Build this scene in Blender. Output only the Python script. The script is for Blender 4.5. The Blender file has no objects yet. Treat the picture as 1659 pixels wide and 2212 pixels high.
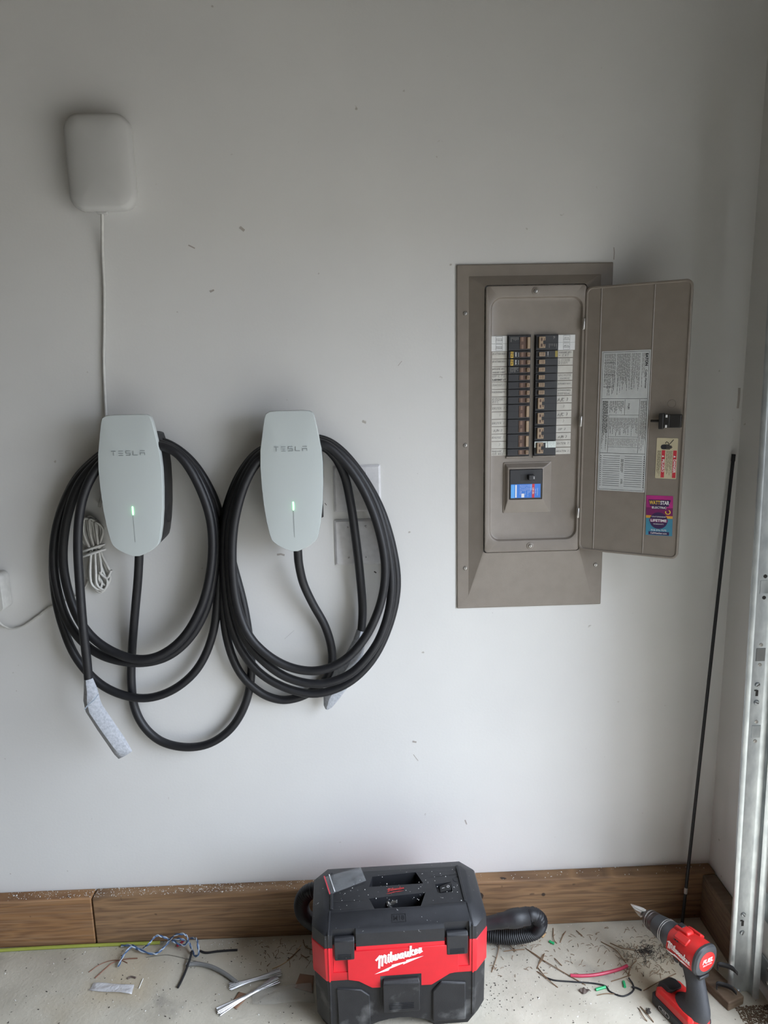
import bpy, bmesh, math, random
from mathutils import Vector, Matrix
random.seed(7)
SC = bpy.context.scene
COL = SC.collection
V = Vector

# ------------------------------------------------------------------ camera
IW, IH, FPX = 1659.0, 2212.0, 1534.0
CAM = V((0.0, -1.76, 1.511))
PITCH, YAW, ROLL = math.radians(10.718), math.radians(1.735), math.radians(-1.211)
_f = V((math.sin(YAW)*math.cos(PITCH), math.cos(YAW)*math.cos(PITCH), -math.sin(PITCH)))
_r = V((math.cos(YAW), -math.sin(YAW), 0)); _u = _r.cross(_f)
_r2 = _r*math.cos(ROLL) + _u*math.sin(ROLL); _u2 = -_r*math.sin(ROLL) + _u*math.cos(ROLL)
cd = bpy.data.cameras.new('camera'); cam = bpy.data.objects.new('camera', cd); COL.objects.link(cam)
cd.sensor_fit = 'VERTICAL'; cd.sensor_height = 36.0; cd.lens = 36.0*FPX/IH; cd.clip_start = 0.02; cd.clip_end = 200
M4 = Matrix.Identity(4)
for i in range(3):
    M4[i][0] = _r2[i]; M4[i][1] = _u2[i]; M4[i][2] = -_f[i]; M4[i][3] = CAM[i]
cam.matrix_world = M4
SC.camera = cam

# ------------------------------------------------------------------ world, daylight, exposure
wd = bpy.data.worlds.new('overcast_sky'); SC.world = wd; wd.use_nodes = True
wn = wd.node_tree; bg = wn.nodes['Background']; bg.inputs[1].default_value = 6.0
# overcast sky: three times as bright overhead as at the horizon (CIE overcast), slightly blue
wg = wn.nodes.new('ShaderNodeNewGeometry'); wx = wn.nodes.new('ShaderNodeSeparateXYZ'); wn.links.new(wg.outputs['Incoming'], wx.inputs[0])
wm = wn.nodes.new('ShaderNodeMapRange'); wm.inputs[1].default_value = 0.0; wm.inputs[2].default_value = -1.0; wm.inputs[3].default_value = 1/3; wm.inputs[4].default_value = 1.0
wn.links.new(wx.outputs['Z'], wm.inputs[0])
wc = wn.nodes.new('ShaderNodeMix'); wc.data_type = 'RGBA'; wc.inputs[6].default_value = (0, 0, 0, 1); wc.inputs[7].default_value = (0.77, 0.86, 1.0, 1)
wn.links.new(wm.outputs[0], wc.inputs['Factor']); wn.links.new(wc.outputs[2], bg.inputs[0])
OP_Y0, OP_Y1, OP_Z = -0.50, -3.2, 1.8      # unseen garage doorway in the right wall, size shaped to set the shading
XR = 0.953
BLOCKER_LEN = 1.4  # length of the added wall that blocks daylight outside
ld = bpy.data.lights.new('doorway_daylight_portal', 'AREA'); ld.shape = 'RECTANGLE'
ld.size = OP_Z; ld.size_y = OP_Y0-OP_Y1
ld.cycles.is_portal = True
lo = bpy.data.objects.new('doorway_daylight_portal', ld); COL.objects.link(lo)
lo.location = (XR+0.02, (OP_Y0+OP_Y1)/2, OP_Z/2); lo.rotation_euler = (0, math.radians(90), 0)
SC.view_settings.view_transform = 'Standard'; SC.view_settings.look = 'None'
SC.view_settings.gamma = 1.0; SC.view_settings.use_curve_mapping = False
SC.view_settings.exposure = 2.08

# ------------------------------------------------------------------ pixel -> place helpers (real planes of the room)
def ray(px, py):
    return _f + _r2*((px-IW/2)/FPX) - _u2*((py-IH/2)/FPX)
def onplane(px, py, p0, n):
    d = ray(px, py); return CAM + d*((p0-CAM).dot(n)/d.dot(n))
def W(px, py, d=0.0):            # a point d metres in front of the back wall
    return onplane(px, py, V((0, -d, 0)), V((0, 1, 0)))
def F(px, py, z=0.0):            # a point z metres above the floor
    return onplane(px, py, V((0, 0, z)), V((0, 0, 1)))

# ------------------------------------------------------------------ materials
MATS = {}
def mat(name, col, rough=0.5, metal=0.0, col2=None, nscale=20.0, ndetail=4.0, mix=(0.35, 0.65), bump=0.0, bscale=200.0,
        spec=0.5, coat=0.0, emit=None, estr=0.0, trans=0.0, stretch=None):
    m = bpy.data.materials.new(name); m.use_nodes = True; nt = m.node_tree; b = nt.nodes['Principled BSDF']
    b.inputs['Base Color'].default_value = (*col, 1); b.inputs['Roughness'].default_value = rough
    b.inputs['Metallic'].default_value = metal; b.inputs['Specular IOR Level'].default_value = spec
    b.inputs['Coat Weight'].default_value = coat
    b.inputs['Transmission Weight'].default_value = trans
    tc = nt.nodes.new('ShaderNodeTexCoord')
    mp = nt.nodes.new('ShaderNodeMapping'); nt.links.new(tc.outputs['Object'], mp.inputs[0])
    if stretch: mp.inputs['Scale'].default_value = stretch
    if col2 is None: col2 = tuple(c*0.88 for c in col)
    n = nt.nodes.new('ShaderNodeTexNoise'); n.inputs['Scale'].default_value = nscale; n.inputs['Detail'].default_value = ndetail
    nt.links.new(mp.outputs[0], n.inputs['Vector'])
    r = nt.nodes.new('ShaderNodeValToRGB'); r.color_ramp.elements[0].position = mix[0]; r.color_ramp.elements[1].position = mix[1]
    r.color_ramp.elements[0].color = (*col2, 1); r.color_ramp.elements[1].color = (*col, 1)
    nt.links.new(n.outputs['Fac'], r.inputs[0]); nt.links.new(r.outputs[0], b.inputs['Base Color'])
    if bump > 0:
        n2 = nt.nodes.new('ShaderNodeTexNoise'); n2.inputs['Scale'].default_value = bscale; n2.inputs['Detail'].default_value = 3
        nt.links.new(mp.outputs[0], n2.inputs['Vector'])
        bp = nt.nodes.new('ShaderNodeBump'); bp.inputs['Strength'].default_value = bump; bp.inputs['Distance'].default_value = 0.002
        nt.links.new(n2.outputs['Fac'], bp.inputs['Height']); nt.links.new(bp.outputs[0], b.inputs['Normal'])
    if emit:
        b.inputs['Emission Color'].default_value = (*emit, 1); b.inputs['Emission Strength'].default_value = estr
    MATS[name] = m
    return m

def add_layer(m, col, nscale, lo, hi, detail=6.0, offset=(0, 0, 0), scale=(1, 1, 1), amount=1.0):
    """mix another colour over the base with a noise mask (stains, dust, specks)"""
    nt = m.node_tree; b = nt.nodes['Principled BSDF']
    src = b.inputs['Base Color'].links[0].from_socket
    tc = nt.nodes.new('ShaderNodeTexCoord'); mp = nt.nodes.new('ShaderNodeMapping')
    mp.inputs['Location'].default_value = offset; mp.inputs['Scale'].default_value = scale
    nt.links.new(tc.outputs['Object'], mp.inputs[0])
    n = nt.nodes.new('ShaderNodeTexNoise'); n.inputs['Scale'].default_value = nscale; n.inputs['Detail'].default_value = detail
    nt.links.new(mp.outputs[0], n.inputs['Vector'])
    mr = nt.nodes.new('ShaderNodeMapRange'); mr.inputs[1].default_value = lo; mr.inputs[2].default_value = hi
    mr.inputs[3].default_value = 0; mr.inputs[4].default_value = amount
    nt.links.new(n.outputs['Fac'], mr.inputs[0])
    mx = nt.nodes.new('ShaderNodeMix'); mx.data_type = 'RGBA'
    nt.links.new(mr.outputs[0], mx.inputs['Factor']); nt.links.new(src, mx.inputs[6]); mx.inputs[7].default_value = (*col, 1)
    nt.links.new(mx.outputs[2], b.inputs['Base Color'])

WALL = mat('wall_paint', (0.70, 0.69, 0.67), 0.55, col2=(0.66, 0.65, 0.635), nscale=2.5, bump=0.10, bscale=160)
add_layer(WALL, (0.42, 0.39, 0.35), 38.0, 0.735, 0.78, 2.0, (3, 1, 2))
CEIL = mat('ceiling_paint', (0.27, 0.24, 0.20), 0.8)
BLOCKER = mat('light_blocker_grey', (0.16, 0.15, 0.135), 0.8)  # for the added light-blocking wall outside
WALLD = mat('bare_wall', (0.18, 0.155, 0.125), 0.8)
FLOOR = mat('concrete', (0.53, 0.49, 0.405), 0.85, col2=(0.40, 0.365, 0.295), nscale=9, ndetail=8, mix=(0.3, 0.7), bump=0.5, bscale=120)
add_layer(FLOOR, (0.16, 0.15, 0.135), 5.5, 0.60, 0.74, 5.0, (0.3, 0.7, 0))
add_layer(FLOOR, (0.46, 0.37, 0.24), 3.5, 0.56, 0.72, 3.0, (4, 2, 0), amount=0.5)
add_layer(FLOOR, (0.07, 0.06, 0.05), 130, 0.70, 0.74, 2.0)
add_layer(FLOOR, (0.75, 0.73, 0.68), 190, 0.715, 0.75, 2.0, (1, 5, 0))
DRIVE = mat('added_driveway_concrete', (0.20, 0.175, 0.14), 0.9, nscale=3)  # tone of the invented ground beyond the doorway
PAINT = mat('taupe_enamel', (0.245, 0.21, 0.178), 0.38, col2=(0.225, 0.192, 0.162), nscale=30, bump=0.12, bscale=500)
WHITEPLATE = mat('painted_plate', (0.66, 0.65, 0.66), 0.45, nscale=60)
STEELSCREW = mat('screw_steel', (0.55, 0.53, 0.50), 0.35, 0.9, nscale=80)
DARKMETAL = mat('dark_steel', (0.05, 0.047, 0.045), 0.45, 0.6)
ZINC = mat('galvanised_steel', (0.62, 0.65, 0.66), 0.38, 0.85, col2=(0.46, 0.49, 0.51), nscale=45, ndetail=6, bump=0.08, bscale=90, stretch=(1, 1, 0.5))
GLASSWHITE = mat('white_glass', (0.56, 0.60, 0.59), 0.16, col2=(0.55, 0.59, 0.58), nscale=3, coat=0.5)
SATINWHITE = mat('satin_white_plastic', (0.52, 0.515, 0.50), 0.5, col2=(0.51, 0.505, 0.49), nscale=10)
CORDWHITE = mat('white_cord', (0.58, 0.57, 0.54), 0.45, nscale=60)
CABLE = mat('black_rubber', (0.011, 0.011, 0.0135), 0.5, nscale=60, col2=(0.008, 0.008, 0.010))
HOUSING = mat('black_housing', (0.015, 0.015, 0.017), 0.5)
GREYPRINT = mat('grey_print', (0.22, 0.24, 0.24), 0.4)
LED = mat('green_led', (0.3, 0.9, 0.4), 0.4, emit=(0.25, 1.0, 0.38), estr=2.2)
FOAM = mat('foam_wrap', (0.44, 0.455, 0.49), 0.7, col2=(0.33, 0.345, 0.375), nscale=160, ndetail=5, bump=0.4, bscale=300)
BLK = mat('black_plastic', (0.017, 0.0175, 0.0205), 0.48, col2=(0.013, 0.0135, 0.016), nscale=40, bump=0.15, bscale=700)
add_layer(BLK, (0.30, 0.30, 0.30), 120, 0.72, 0.77, 2.0)
BLKD = mat('dusty_black_plastic', (0.014, 0.014, 0.0155), 0.58, col2=(0.010, 0.010, 0.0115), nscale=30, bump=0.2, bscale=500)
add_layer(BLKD, (0.20, 0.20, 0.195), 16, 0.58, 0.78, 8.0, (1, 2, 3), amount=0.6)
RED = mat('red_plastic', (0.62, 0.012, 0.022), 0.42, col2=(0.57, 0.011, 0.02), nscale=30)
DRED = mat('drill_red', (0.62, 0.022, 0.02), 0.42, nscale=60)
PRINTW = mat('white_print', (0.85, 0.85, 0.85), 0.5)
PRINTR = mat('red_print', (0.45, 0.03, 0.03), 0.5)
PRINTK = mat('black_ink', (0.02, 0.02, 0.025), 0.6)
PENCIL = mat('pencil_ink', (0.16, 0.15, 0.15), 0.7)
PAPER = mat('label_paper', (0.62, 0.60, 0.55), 0.7, col2=(0.56, 0.535, 0.485), nscale=40)
PAPERW = mat('white_label_paper', (0.80, 0.80, 0.79), 0.6)
SHEET = mat('printed_sheet', (0.60, 0.615, 0.61), 0.5)
BREAKER = mat('breaker_black', (0.028, 0.028, 0.031), 0.45)
TAN = mat('toggle_tan', (0.40, 0.29, 0.19), 0.45)
BROWN = mat('toggle_brown', (0.12, 0.065, 0.045), 0.5)
YEL = mat('yellow_print', (0.75, 0.50, 0.06), 0.5)
BLUEL = mat('blue_label', (0.05, 0.22, 0.72), 0.35)
BLUEL2 = mat('light_blue_label', (0.12, 0.42, 0.90), 0.35)
SREDL = mat('sticker_red', (0.60, 0.04, 0.06), 0.45)
CREAM = mat('sticker_cream', (0.60, 0.53, 0.36), 0.5)
MAG = mat('sticker_magenta', (0.46, 0.03, 0.22), 0.4, col2=(0.30, 0.025, 0.16), nscale=25)
PURP = mat('sticker_purple', (0.05, 0.022, 0.09), 0.4)
PLUM = mat('sticker_plum', (0.20, 0.02, 0.12), 0.4)
TEAL = mat('sticker_teal', (0.06, 0.25, 0.37), 0.4)
ORNG = mat('sticker_orange', (0.72, 0.38, 0.06), 0.4)
PHOSGRIP = mat('grip_rubber', (0.03, 0.031, 0.035), 0.55, nscale=120, bump=0.35, bscale=900)
GEAR = mat('gear_case', (0.06, 0.062, 0.066), 0.5, 0.2, nscale=60)
CHUCK = mat('chuck_steel', (0.12, 0.10, 0.095), 0.4, 0.75, col2=(0.07, 0.055, 0.05), nscale=60)
BITM = mat('bright_steel', (0.66, 0.65, 0.63), 0.28, 0.95, nscale=80)
ALU = mat('aluminium_strand', (0.62, 0.62, 0.64), 0.35, 0.9, nscale=60)
GREYCORD = mat('grey_sheath', (0.22, 0.22, 0.215), 0.6)
REDWIRE = mat('red_wire', (0.55, 0.05, 0.10), 0.3)
GREENWIRE = mat('green_wire', (0.02, 0.42, 0.15), 0.35)
BLUEWIRE = mat('blue_wire', (0.06, 0.12, 0.25), 0.35)
PALEWIRE = mat('white_blue_wire', (0.40, 0.46, 0.54), 0.35)
YELCORD = mat('yellow_green_sheath', (0.34, 0.37, 0.07), 0.5)
NEEDLE = mat('dry_pine_needle', (0.20, 0.12, 0.065), 0.8)
LEAFB = mat('dry_leaf', (0.12, 0.09, 0.075), 0.8, bump=0.5)
CARD = mat('brown_card', (0.27, 0.15, 0.09), 0.8)
DEBRIS = mat('dark_debris', (0.05, 0.042, 0.035), 0.9)
FLAKE = mat('white_flakes', (0.75, 0.74, 0.70), 0.8)
CHIP = mat('wood_chip', (0.58, 0.38, 0.20), 0.8)
COPPER = mat('rusty_wire', (0.26, 0.12, 0.08), 0.5, 0.4)
FAINT = mat('faint_scratch', (0.58, 0.565, 0.545), 0.7)
SCUFF = mat('scuff_grey', (0.42, 0.38, 0.35), 0.8)

def wood(name, c1, c2, c3, seedloc):
    m = bpy.data.materials.new(name); m.use_nodes = True; nt = m.node_tree; b = nt.nodes['Principled BSDF']
    tc = nt.nodes.new('ShaderNodeTexCoord'); mp = nt.nodes.new('ShaderNodeMapping')
    mp.inputs['Location'].default_value = seedloc; nt.links.new(tc.outputs['Object'], mp.inputs[0])
    mp.inputs['Scale'].default_value = (1.0, 1.0, 14.0)
    n = nt.nodes.new('ShaderNodeTexNoise'); n.inputs['Scale'].default_value = 2.2; n.inputs['Detail'].default_value = 3; n.inputs['Distortion'].default_value = 0.4
    nt.links.new(mp.outputs[0], n.inputs['Vector'])
    mlt = nt.nodes.new('ShaderNodeMath'); mlt.operation = 'MULTIPLY'; mlt.inputs[1].default_value = 7.0; nt.links.new(n.outputs['Fac'], mlt.inputs[0])
    fr = nt.nodes.new('ShaderNodeMath'); fr.operation = 'PINGPONG'; fr.inputs[1].default_value = 0.5; nt.links.new(mlt.outputs[0], fr.inputs[0])
    r = nt.nodes.new('ShaderNodeValToRGB'); e = r.color_ramp.elements
    e[0].position = 0.0; e[0].color = (*c2, 1); e[1].position = 0.5; e[1].color = (*c1, 1)
    nt.links.new(fr.outputs[0], r.inputs[0])
    n2 = nt.nodes.new('ShaderNodeTexNoise'); n2.inputs['Scale'].default_value = 60; n2.inputs['Detail'].default_value = 4
    mp2 = nt.nodes.new('ShaderNodeMapping'); mp2.inputs['Scale'].default_value = (0.08, 1, 3); nt.links.new(tc.outputs['Object'], mp2.inputs[0])
    nt.links.new(mp2.outputs[0], n2.inputs['Vector'])
    mx = nt.nodes.new('ShaderNodeMix'); mx.data_type = 'RGBA'
    mr = nt.nodes.new('ShaderNodeMapRange'); mr.inputs[1].default_value = 0.45; mr.inputs[2].default_value = 0.75; mr.inputs[4].default_value = 0.6
    nt.links.new(n2.outputs['Fac'], mr.inputs[0]); nt.links.new(mr.outputs[0], mx.inputs['Factor'])
    nt.links.new(r.outputs[0], mx.inputs[6]); mx.inputs[7].default_value = (*c3, 1)
    nt.links.new(mx.outputs[2], b.inputs['Base Color']); b.inputs['Roughness'].default_value = 0.75
    bp = nt.nodes.new('ShaderNodeBump'); bp.inputs['Strength'].default_value = 0.3; bp.inputs['Distance'].default_value = 0.002
    nt.links.new(n2.outputs['Fac'], bp.inputs['Height']); nt.links.new(bp.outputs[0], b.inputs['Normal'])
    return m
WOOD = wood('treated_pine', (0.27, 0.155, 0.075), (0.15, 0.085, 0.045), (0.33, 0.21, 0.115), (0, 0, 0))
WOOD2 = wood('treated_pine_reddish', (0.30, 0.155, 0.065), (0.19, 0.095, 0.042), (0.34, 0.22, 0.13), (5, 2, 1))
WOOD3 = wood('treated_pine_dark', (0.17, 0.115, 0.07), (0.10, 0.066, 0.042), (0.21, 0.15, 0.10), (9, 4, 3))
for _w in (WOOD, WOOD2, WOOD3): add_layer(_w, (0.035, 0.022, 0.014), 26, 0.73, 0.77, 1.0, (2, 2, 2))

def clear_plastic(name, alpha, tint):
    m = bpy.data.materials.new(name); m.use_nodes = True; b = m.node_tree.nodes['Principled BSDF']
    b.inputs['Base Color'].default_value = (*tint, 1); b.inputs['Roughness'].default_value = 0.22; b.inputs['Alpha'].default_value = alpha
    b.inputs['Specular IOR Level'].default_value = 0.8
    nt = m.node_tree; tc = nt.nodes.new('ShaderNodeTexCoord'); n = nt.nodes.new('ShaderNodeTexNoise'); n.inputs['Scale'].default_value = 55; n.inputs['Detail'].default_value = 2
    n.inputs['Distortion'].default_value = 1.5
    nt.links.new(tc.outputs['Object'], n.inputs['Vector'])
    bp = nt.nodes.new('ShaderNodeBump'); bp.inputs['Strength'].default_value = 0.7; bp.inputs['Distance'].default_value = 0.004
    nt.links.new(n.outputs['Fac'], bp.inputs['Height']); nt.links.new(bp.outputs[0], b.inputs['Normal'])
    return m
CLEAR = clear_plastic('clear_bag_film', 0.24, (0.30, 0.31, 0.32))
FILM = clear_plastic('clear_dusty_film', 0.22, (0.62, 0.60, 0.55))
TAPE = clear_plastic('translucent_tape', 0.55, (0.72, 0.72, 0.74))

# ------------------------------------------------------------------ mesh builder
ROOT = {}          # object name -> world location its vertices are relative to
class MB:
    def __init__(s): s.v = []; s.f = []
    def add(s, vs, fs):
        o = len(s.v); s.v += [V(p) for p in vs]; s.f += [tuple(o+i for i in f) for f in fs]; return s
    def quad(s, a, b, c, d): return s.add([a, b, c, d], [(0, 1, 2, 3)])
    def box(s, c, size, X=V((1, 0, 0)), Y=V((0, 1, 0)), Z=V((0, 0, 1))):
        c = V(c); hx, hy, hz = [k/2 for k in size]; vs = []
        for sz in (-1, 1):
            for sx, sy in ((-1, -1), (1, -1), (1, 1), (-1, 1)): vs.append(c+X*hx*sx+Y*hy*sy+Z*hz*sz)
        return s.add(vs, [(3, 2, 1, 0), (4, 5, 6, 7), (0, 1, 5, 4), (1, 2, 6, 5), (2, 3, 7, 6), (3, 0, 4, 7)])
    def loft(s, loops, cap0=True, cap1=True):
        n = len(loops[0]); vs = [p for L in loops for p in L]; fs = []
        for k in range(len(loops)-1):
            for i in range(n):
                j = (i+1) % n; fs.append((k*n+i, k*n+j, (k+1)*n+j, (k+1)*n+i))
        if cap0: fs.append(tuple(reversed(range(n))))
        if cap1: fs.append(tuple(range((len(loops)-1)*n, len(loops)*n)))
        return s.add(vs, fs)
    def prism(s, pts, off):           # closed outline extruded by the vector off
        return s.loft([pts, [p+off for p in pts]])
    def tube(s, pts, r, n=10, caps=True, flat=None):
        pts = [V(p) for p in pts]; rs = r if isinstance(r, (list, tuple)) else [r]*len(pts)
        T = []
        for i in range(len(pts)):
            a = pts[max(i-1, 0)]; b = pts[min(i+1, len(pts)-1)]; T.append((b-a).normalized())
        ref = V((0, 0, 1)) if abs(T[0].z) < 0.9 else V((1, 0, 0))
        N = (ref - T[0]*ref.dot(T[0])).normalized(); loops = []
        for i, p in enumerate(pts):
            N = (N - T[i]*N.dot(T[i])); N = N.normalized() if N.length > 1e-6 else T[i].orthogonal().normalized()
            B = T[i].cross(N)
            loops.append([p + N*rs[i]*math.cos(2*math.pi*k/n) + B*rs[i]*math.sin(2*math.pi*k/n) for k in range(n)])
        return s.loft(loops, caps, caps)
    def lathe(s, base, axis, prof, n=20, cap0=True, cap1=True):   # prof: (distance along axis, radius)
        axis = axis.normalized(); N = axis.orthogonal().normalized(); B = axis.cross(N)
        return s.loft([[base+axis*h+N*r*math.cos(2*math.pi*k/n)+B*r*math.sin(2*math.pi*k/n) for k in range(n)] for h, r in prof], cap0, cap1)
    def sphere(s, c, r, n=10, m=6, sc=(1, 1, 1)):
        c = V(c); loops = []
        for i in range(m+1):
            a = math.pi*i/m; rr = max(math.sin(a), 0.02)*r
            loops.append([c+V((rr*math.cos(2*math.pi*k/n)*sc[0], rr*math.sin(2*math.pi*k/n)*sc[1], -math.cos(a)*r*sc[2])) for k in range(n)])
        return s.loft(loops)
    def ribbon(s, pts, w, up):         # flat line of width w on a surface with normal `up`
        n = len(pts)
        if n < 2: return s
        L = []; R = []
        for i in range(n):
            a = pts[max(i-1, 0)]; b = pts[min(i+1, n-1)]; t = (b-a)
            t = t.normalized() if t.length > 1e-9 else V((1, 0, 0)); q = up.cross(t).normalized()*(w/2)
            e = t*(w*0.4) if i == n-1 else (-t*(w*0.4) if i == 0 else V((0, 0, 0)))
            k = up*(1.6e-5*i); L.append(pts[i]+q+e+k); R.append(pts[i]-q+e+k)
        for i in range(n-1): s.add([R[i], R[i+1], L[i+1], L[i]], [(0, 1, 2, 3)])
        return s
    def build(s, name, material, parent=None, smooth=40, bevel=0, seg=2, at=None, kind=None, solid=0):
        if parent is not None: base = ROOT[parent.name]
        elif at is not None: base = V(at)
        else:
            xs = [p.x for p in s.v]; ys = [p.y for p in s.v]; zs = [p.z for p in s.v]
            base = V(((min(xs)+max(xs))/2, (min(ys)+max(ys))/2, min(zs)))
        me = bpy.data.meshes.new(name); me.from_pydata([tuple(p-base) for p in s.v], [], s.f)
        bm = bmesh.new(); bm.from_mesh(me); bmesh.ops.recalc_face_normals(bm, faces=bm.faces); bm.to_mesh(me); bm.free()
        me.materials.append(material)
        o = bpy.data.objects.new(name, me); COL.objects.link(o)
        if smooth:
            me.polygons.foreach_set('use_smooth', [True]*len(me.polygons)); me.set_sharp_from_angle(angle=math.radians(smooth))
        if bevel:
            md = o.modifiers.new('bevel', 'BEVEL'); md.width = bevel; md.segments = seg; md.limit_method = 'ANGLE'; md.angle_limit = math.radians(35)
        if solid:
            md = o.modifiers.new('solid', 'SOLIDIFY'); md.thickness = solid
        if parent is not None: o.parent = parent
        else: o.location = base
        ROOT[o.name] = base
        if kind: o['kind'] = kind
        return o
def thing(name, loc, label, cat, group=None):
    o = bpy.data.objects.new(name, None); COL.objects.link(o); o.location = loc; o.empty_display_size = 0.02
    ROOT[o.name] = V(loc); return tag(o, label, cat, group)
def tag(o, label=None, cat=None, group=None):
    if label: o['label'] = label
    if cat: o['category'] = cat
    if group: o['group'] = group
    return o
def spline(ctrl, n=10):
    """Catmull-Rom through 3D control points"""
    c = [V(p) for p in ctrl]; c = [c[0]*2-c[1]] + c + [c[-1]*2-c[-2]]; out = []
    for i in range(1, len(c)-2):
        for k in range(n):
            t = k/n; a, b, d, e = c[i-1], c[i], c[i+1], c[i+2]
            out.append(0.5*((2*b) + (d-a)*t + (2*a-5*b+4*d-e)*t*t + (3*b-a-3*d+e)*t**3))
    out.append(c[-2]); return out
def rrect(x0, x1, z0, z1, r, n=5):
    """rounded rectangle outline as (x, z) pairs"""
    out = []
    for cx, cz, a0 in ((x1-r, z1-r, 0), (x0+r, z1-r, 90), (x0+r, z0+r, 180), (x1-r, z0+r, 270)):
        for k in range(n+1):
            a = math.radians(a0+90*k/n); out.append((cx+r*math.cos(a), cz+r*math.sin(a)))
    return out
def wl(pairs, d): return [V((x, -d, z)) for x, z in pairs]        # outline held d metres off the back wall
def boolean_cut(o, cutters):
    for c in cutters:
        cm = c.build('cutter', BLK, None, smooth=0)
        md = o.modifiers.new('cut', 'BOOLEAN'); md.operation = 'DIFFERENCE'; md.solver = 'EXACT'; md.object = cm
        bpy.context.view_layer.update()
        dg = bpy.context.evaluated_depsgraph_get()
        nm = bpy.data.meshes.new_from_object(o.evaluated_get(dg))
        o.modifiers.clear(); old = o.data; o.data = nm; bpy.data.meshes.remove(old)
        me = cm.data; bpy.data.objects.remove(cm); bpy.data.meshes.remove(me)
    o.data.polygons.foreach_set('use_smooth', [True]*len(o.data.polygons)); o.data.set_sharp_from_angle(angle=math.radians(35))

class Frame:
    """a flat drawing surface: origin, right and up vectors, normal"""
    def __init__(s, o, r, u): s.o = V(o); s.r = V(r).normalized(); s.u = V(u).normalized(); s.n = s.r.cross(s.u)
    def p(s, a, b, h=0.0): return s.o + s.r*a + s.u*b + s.n*h
_TXT = {}
def text(mb, body, fr, x, y, size, h=0.0006, align='CENTER', bold=0.0, shear=0.0, sx=1.0):
    """printed lettering laid on a Frame"""
    key = (body, bold, shear, align)
    if key not in _TXT:
        c = bpy.data.curves.new('t', 'FONT'); c.body = body; c.align_x = align; c.align_y = 'CENTER'; c.size = 1; c.offset = bold; c.shear = shear; c.resolution_u = 3
        o = bpy.data.objects.new('t', c); COL.objects.link(o); bpy.context.view_layer.update()
        me = bpy.data.meshes.new_from_object(o.evaluated_get(bpy.context.evaluated_depsgraph_get()))
        _TXT[key] = ([tuple(v.co) for v in me.vertices], [tuple(p.vertices) for p in me.polygons])
        bpy.data.objects.remove(o); bpy.data.curves.remove(c); bpy.data.meshes.remove(me)
    vs, fs = _TXT[key]
    mb.add([fr.p(x+a*size*sx, y+b*size, h) for a, b, _ in vs], fs)
STROKES = {
 'A': [[(0,0),(.5,1),(.9,0)],[(.2,.4),(.75,.4)]], 'B': [[(.1,0),(.1,1),(.6,.9),(.6,.6),(.1,.5),(.7,.4),(.7,.1),(.1,0)]],
 'C': [[(.8,.85),(.4,1),(.05,.6),(.1,.15),(.45,0),(.8,.15)]], 'D': [[(.1,0),(.1,1),(.6,.85),(.8,.45),(.55,.08),(.1,0)]],
 'E': [[(.8,1),(.1,1),(.1,0),(.8,0)],[(.1,.5),(.6,.55)]], 'F': [[(.8,1),(.1,1),(.1,0)],[(.1,.5),(.6,.55)]],
 'G': [[(.8,.85),(.4,1),(.05,.5),(.4,0),(.8,.2),(.8,.45),(.45,.45)]], 'H': [[(.1,1),(.1,0)],[(.75,1),(.75,0)],[(.1,.5),(.75,.55)]],
 'I': [[(.3,1),(.3,0)]], 'J': [[(.6,1),(.6,.2),(.3,0),(0,.2)],[(.2,1),(.8,1)]], 'K': [[(.1,1),(.1,0)],[(.75,1),(.1,.45),(.8,0)]],
 'L': [[(.1,1),(.1,0),(.7,0)]], 'M': [[(0,0),(.15,1),(.45,.4),(.75,1),(.9,0)]], 'N': [[(.1,0),(.1,1),(.75,0),(.75,1)]],
 'O': [[(.4,1),(.05,.6),(.2,.05),(.6,.05),(.8,.5),(.4,1)]], 'P': [[(.1,0),(.1,1),(.7,.9),(.6,.5),(.1,.45)]],
 'R': [[(.1,0),(.1,1),(.65,.85),(.55,.5),(.1,.45),(.8,0)]], 'S': [[(.7,.85),(.35,1),(.1,.75),(.65,.35),(.45,0),(.05,.15)]],
 'T': [[(0,1),(.85,1)],[(.42,1),(.4,0)]], 'U': [[(.1,1),(.1,.2),(.4,0),(.7,.2),(.75,1)]], 'V': [[(.1,1),(.4,0),(.8,1)]],
 'W': [[(0,1),(.2,0),(.45,.6),(.7,0),(.95,1)]], 'Y': [[(.1,1),(.4,.5),(.8,1)],[(.4,.5),(.3,-.2)]], 'X': [[(.1,1),(.8,0)],[(.8,1),(.1,0)]],
 'Z': [[(.1,1),(.75,1),(.1,0),(.8,0)]], '/': [[(.1,-.2),(.6,1.15)]], '+': [[(.1,.45),(.6,.5)],[(.35,.75),(.35,.2)]],
 ')': [[(.1,1.1),(.55,.9),(.5,.5),(.15,.1)]], '-': [[(.1,.45),(.6,.5)]], '&': [[(.8,0),(.2,.8),(.45,1),(.55,.75),(.1,.25),(.4,0),(.8,.4)]],
}
def handwrite(mb, s, fr, x, y, size, w, h=0.0007, pitch=0.95, slant=0.18):
    rr = random.Random(hash(s) % 1000 if False else sum(ord(c) for c in s))
    k = 0
    for ch in s:
        if ch != ' ':
            for st in STROKES.get(ch, []):
                k += 1
                mb.ribbon([fr.n*(.00003*(k % 6))+fr.p(x+(a*.8+b*slant+rr.uniform(-.05, .05))*size, y+(b+rr.uniform(-.05, .05))*size, h) for a, b in st], w, fr.n)
        x += pitch*size*(0.6 if ch in ' I/' else 1)

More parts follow.
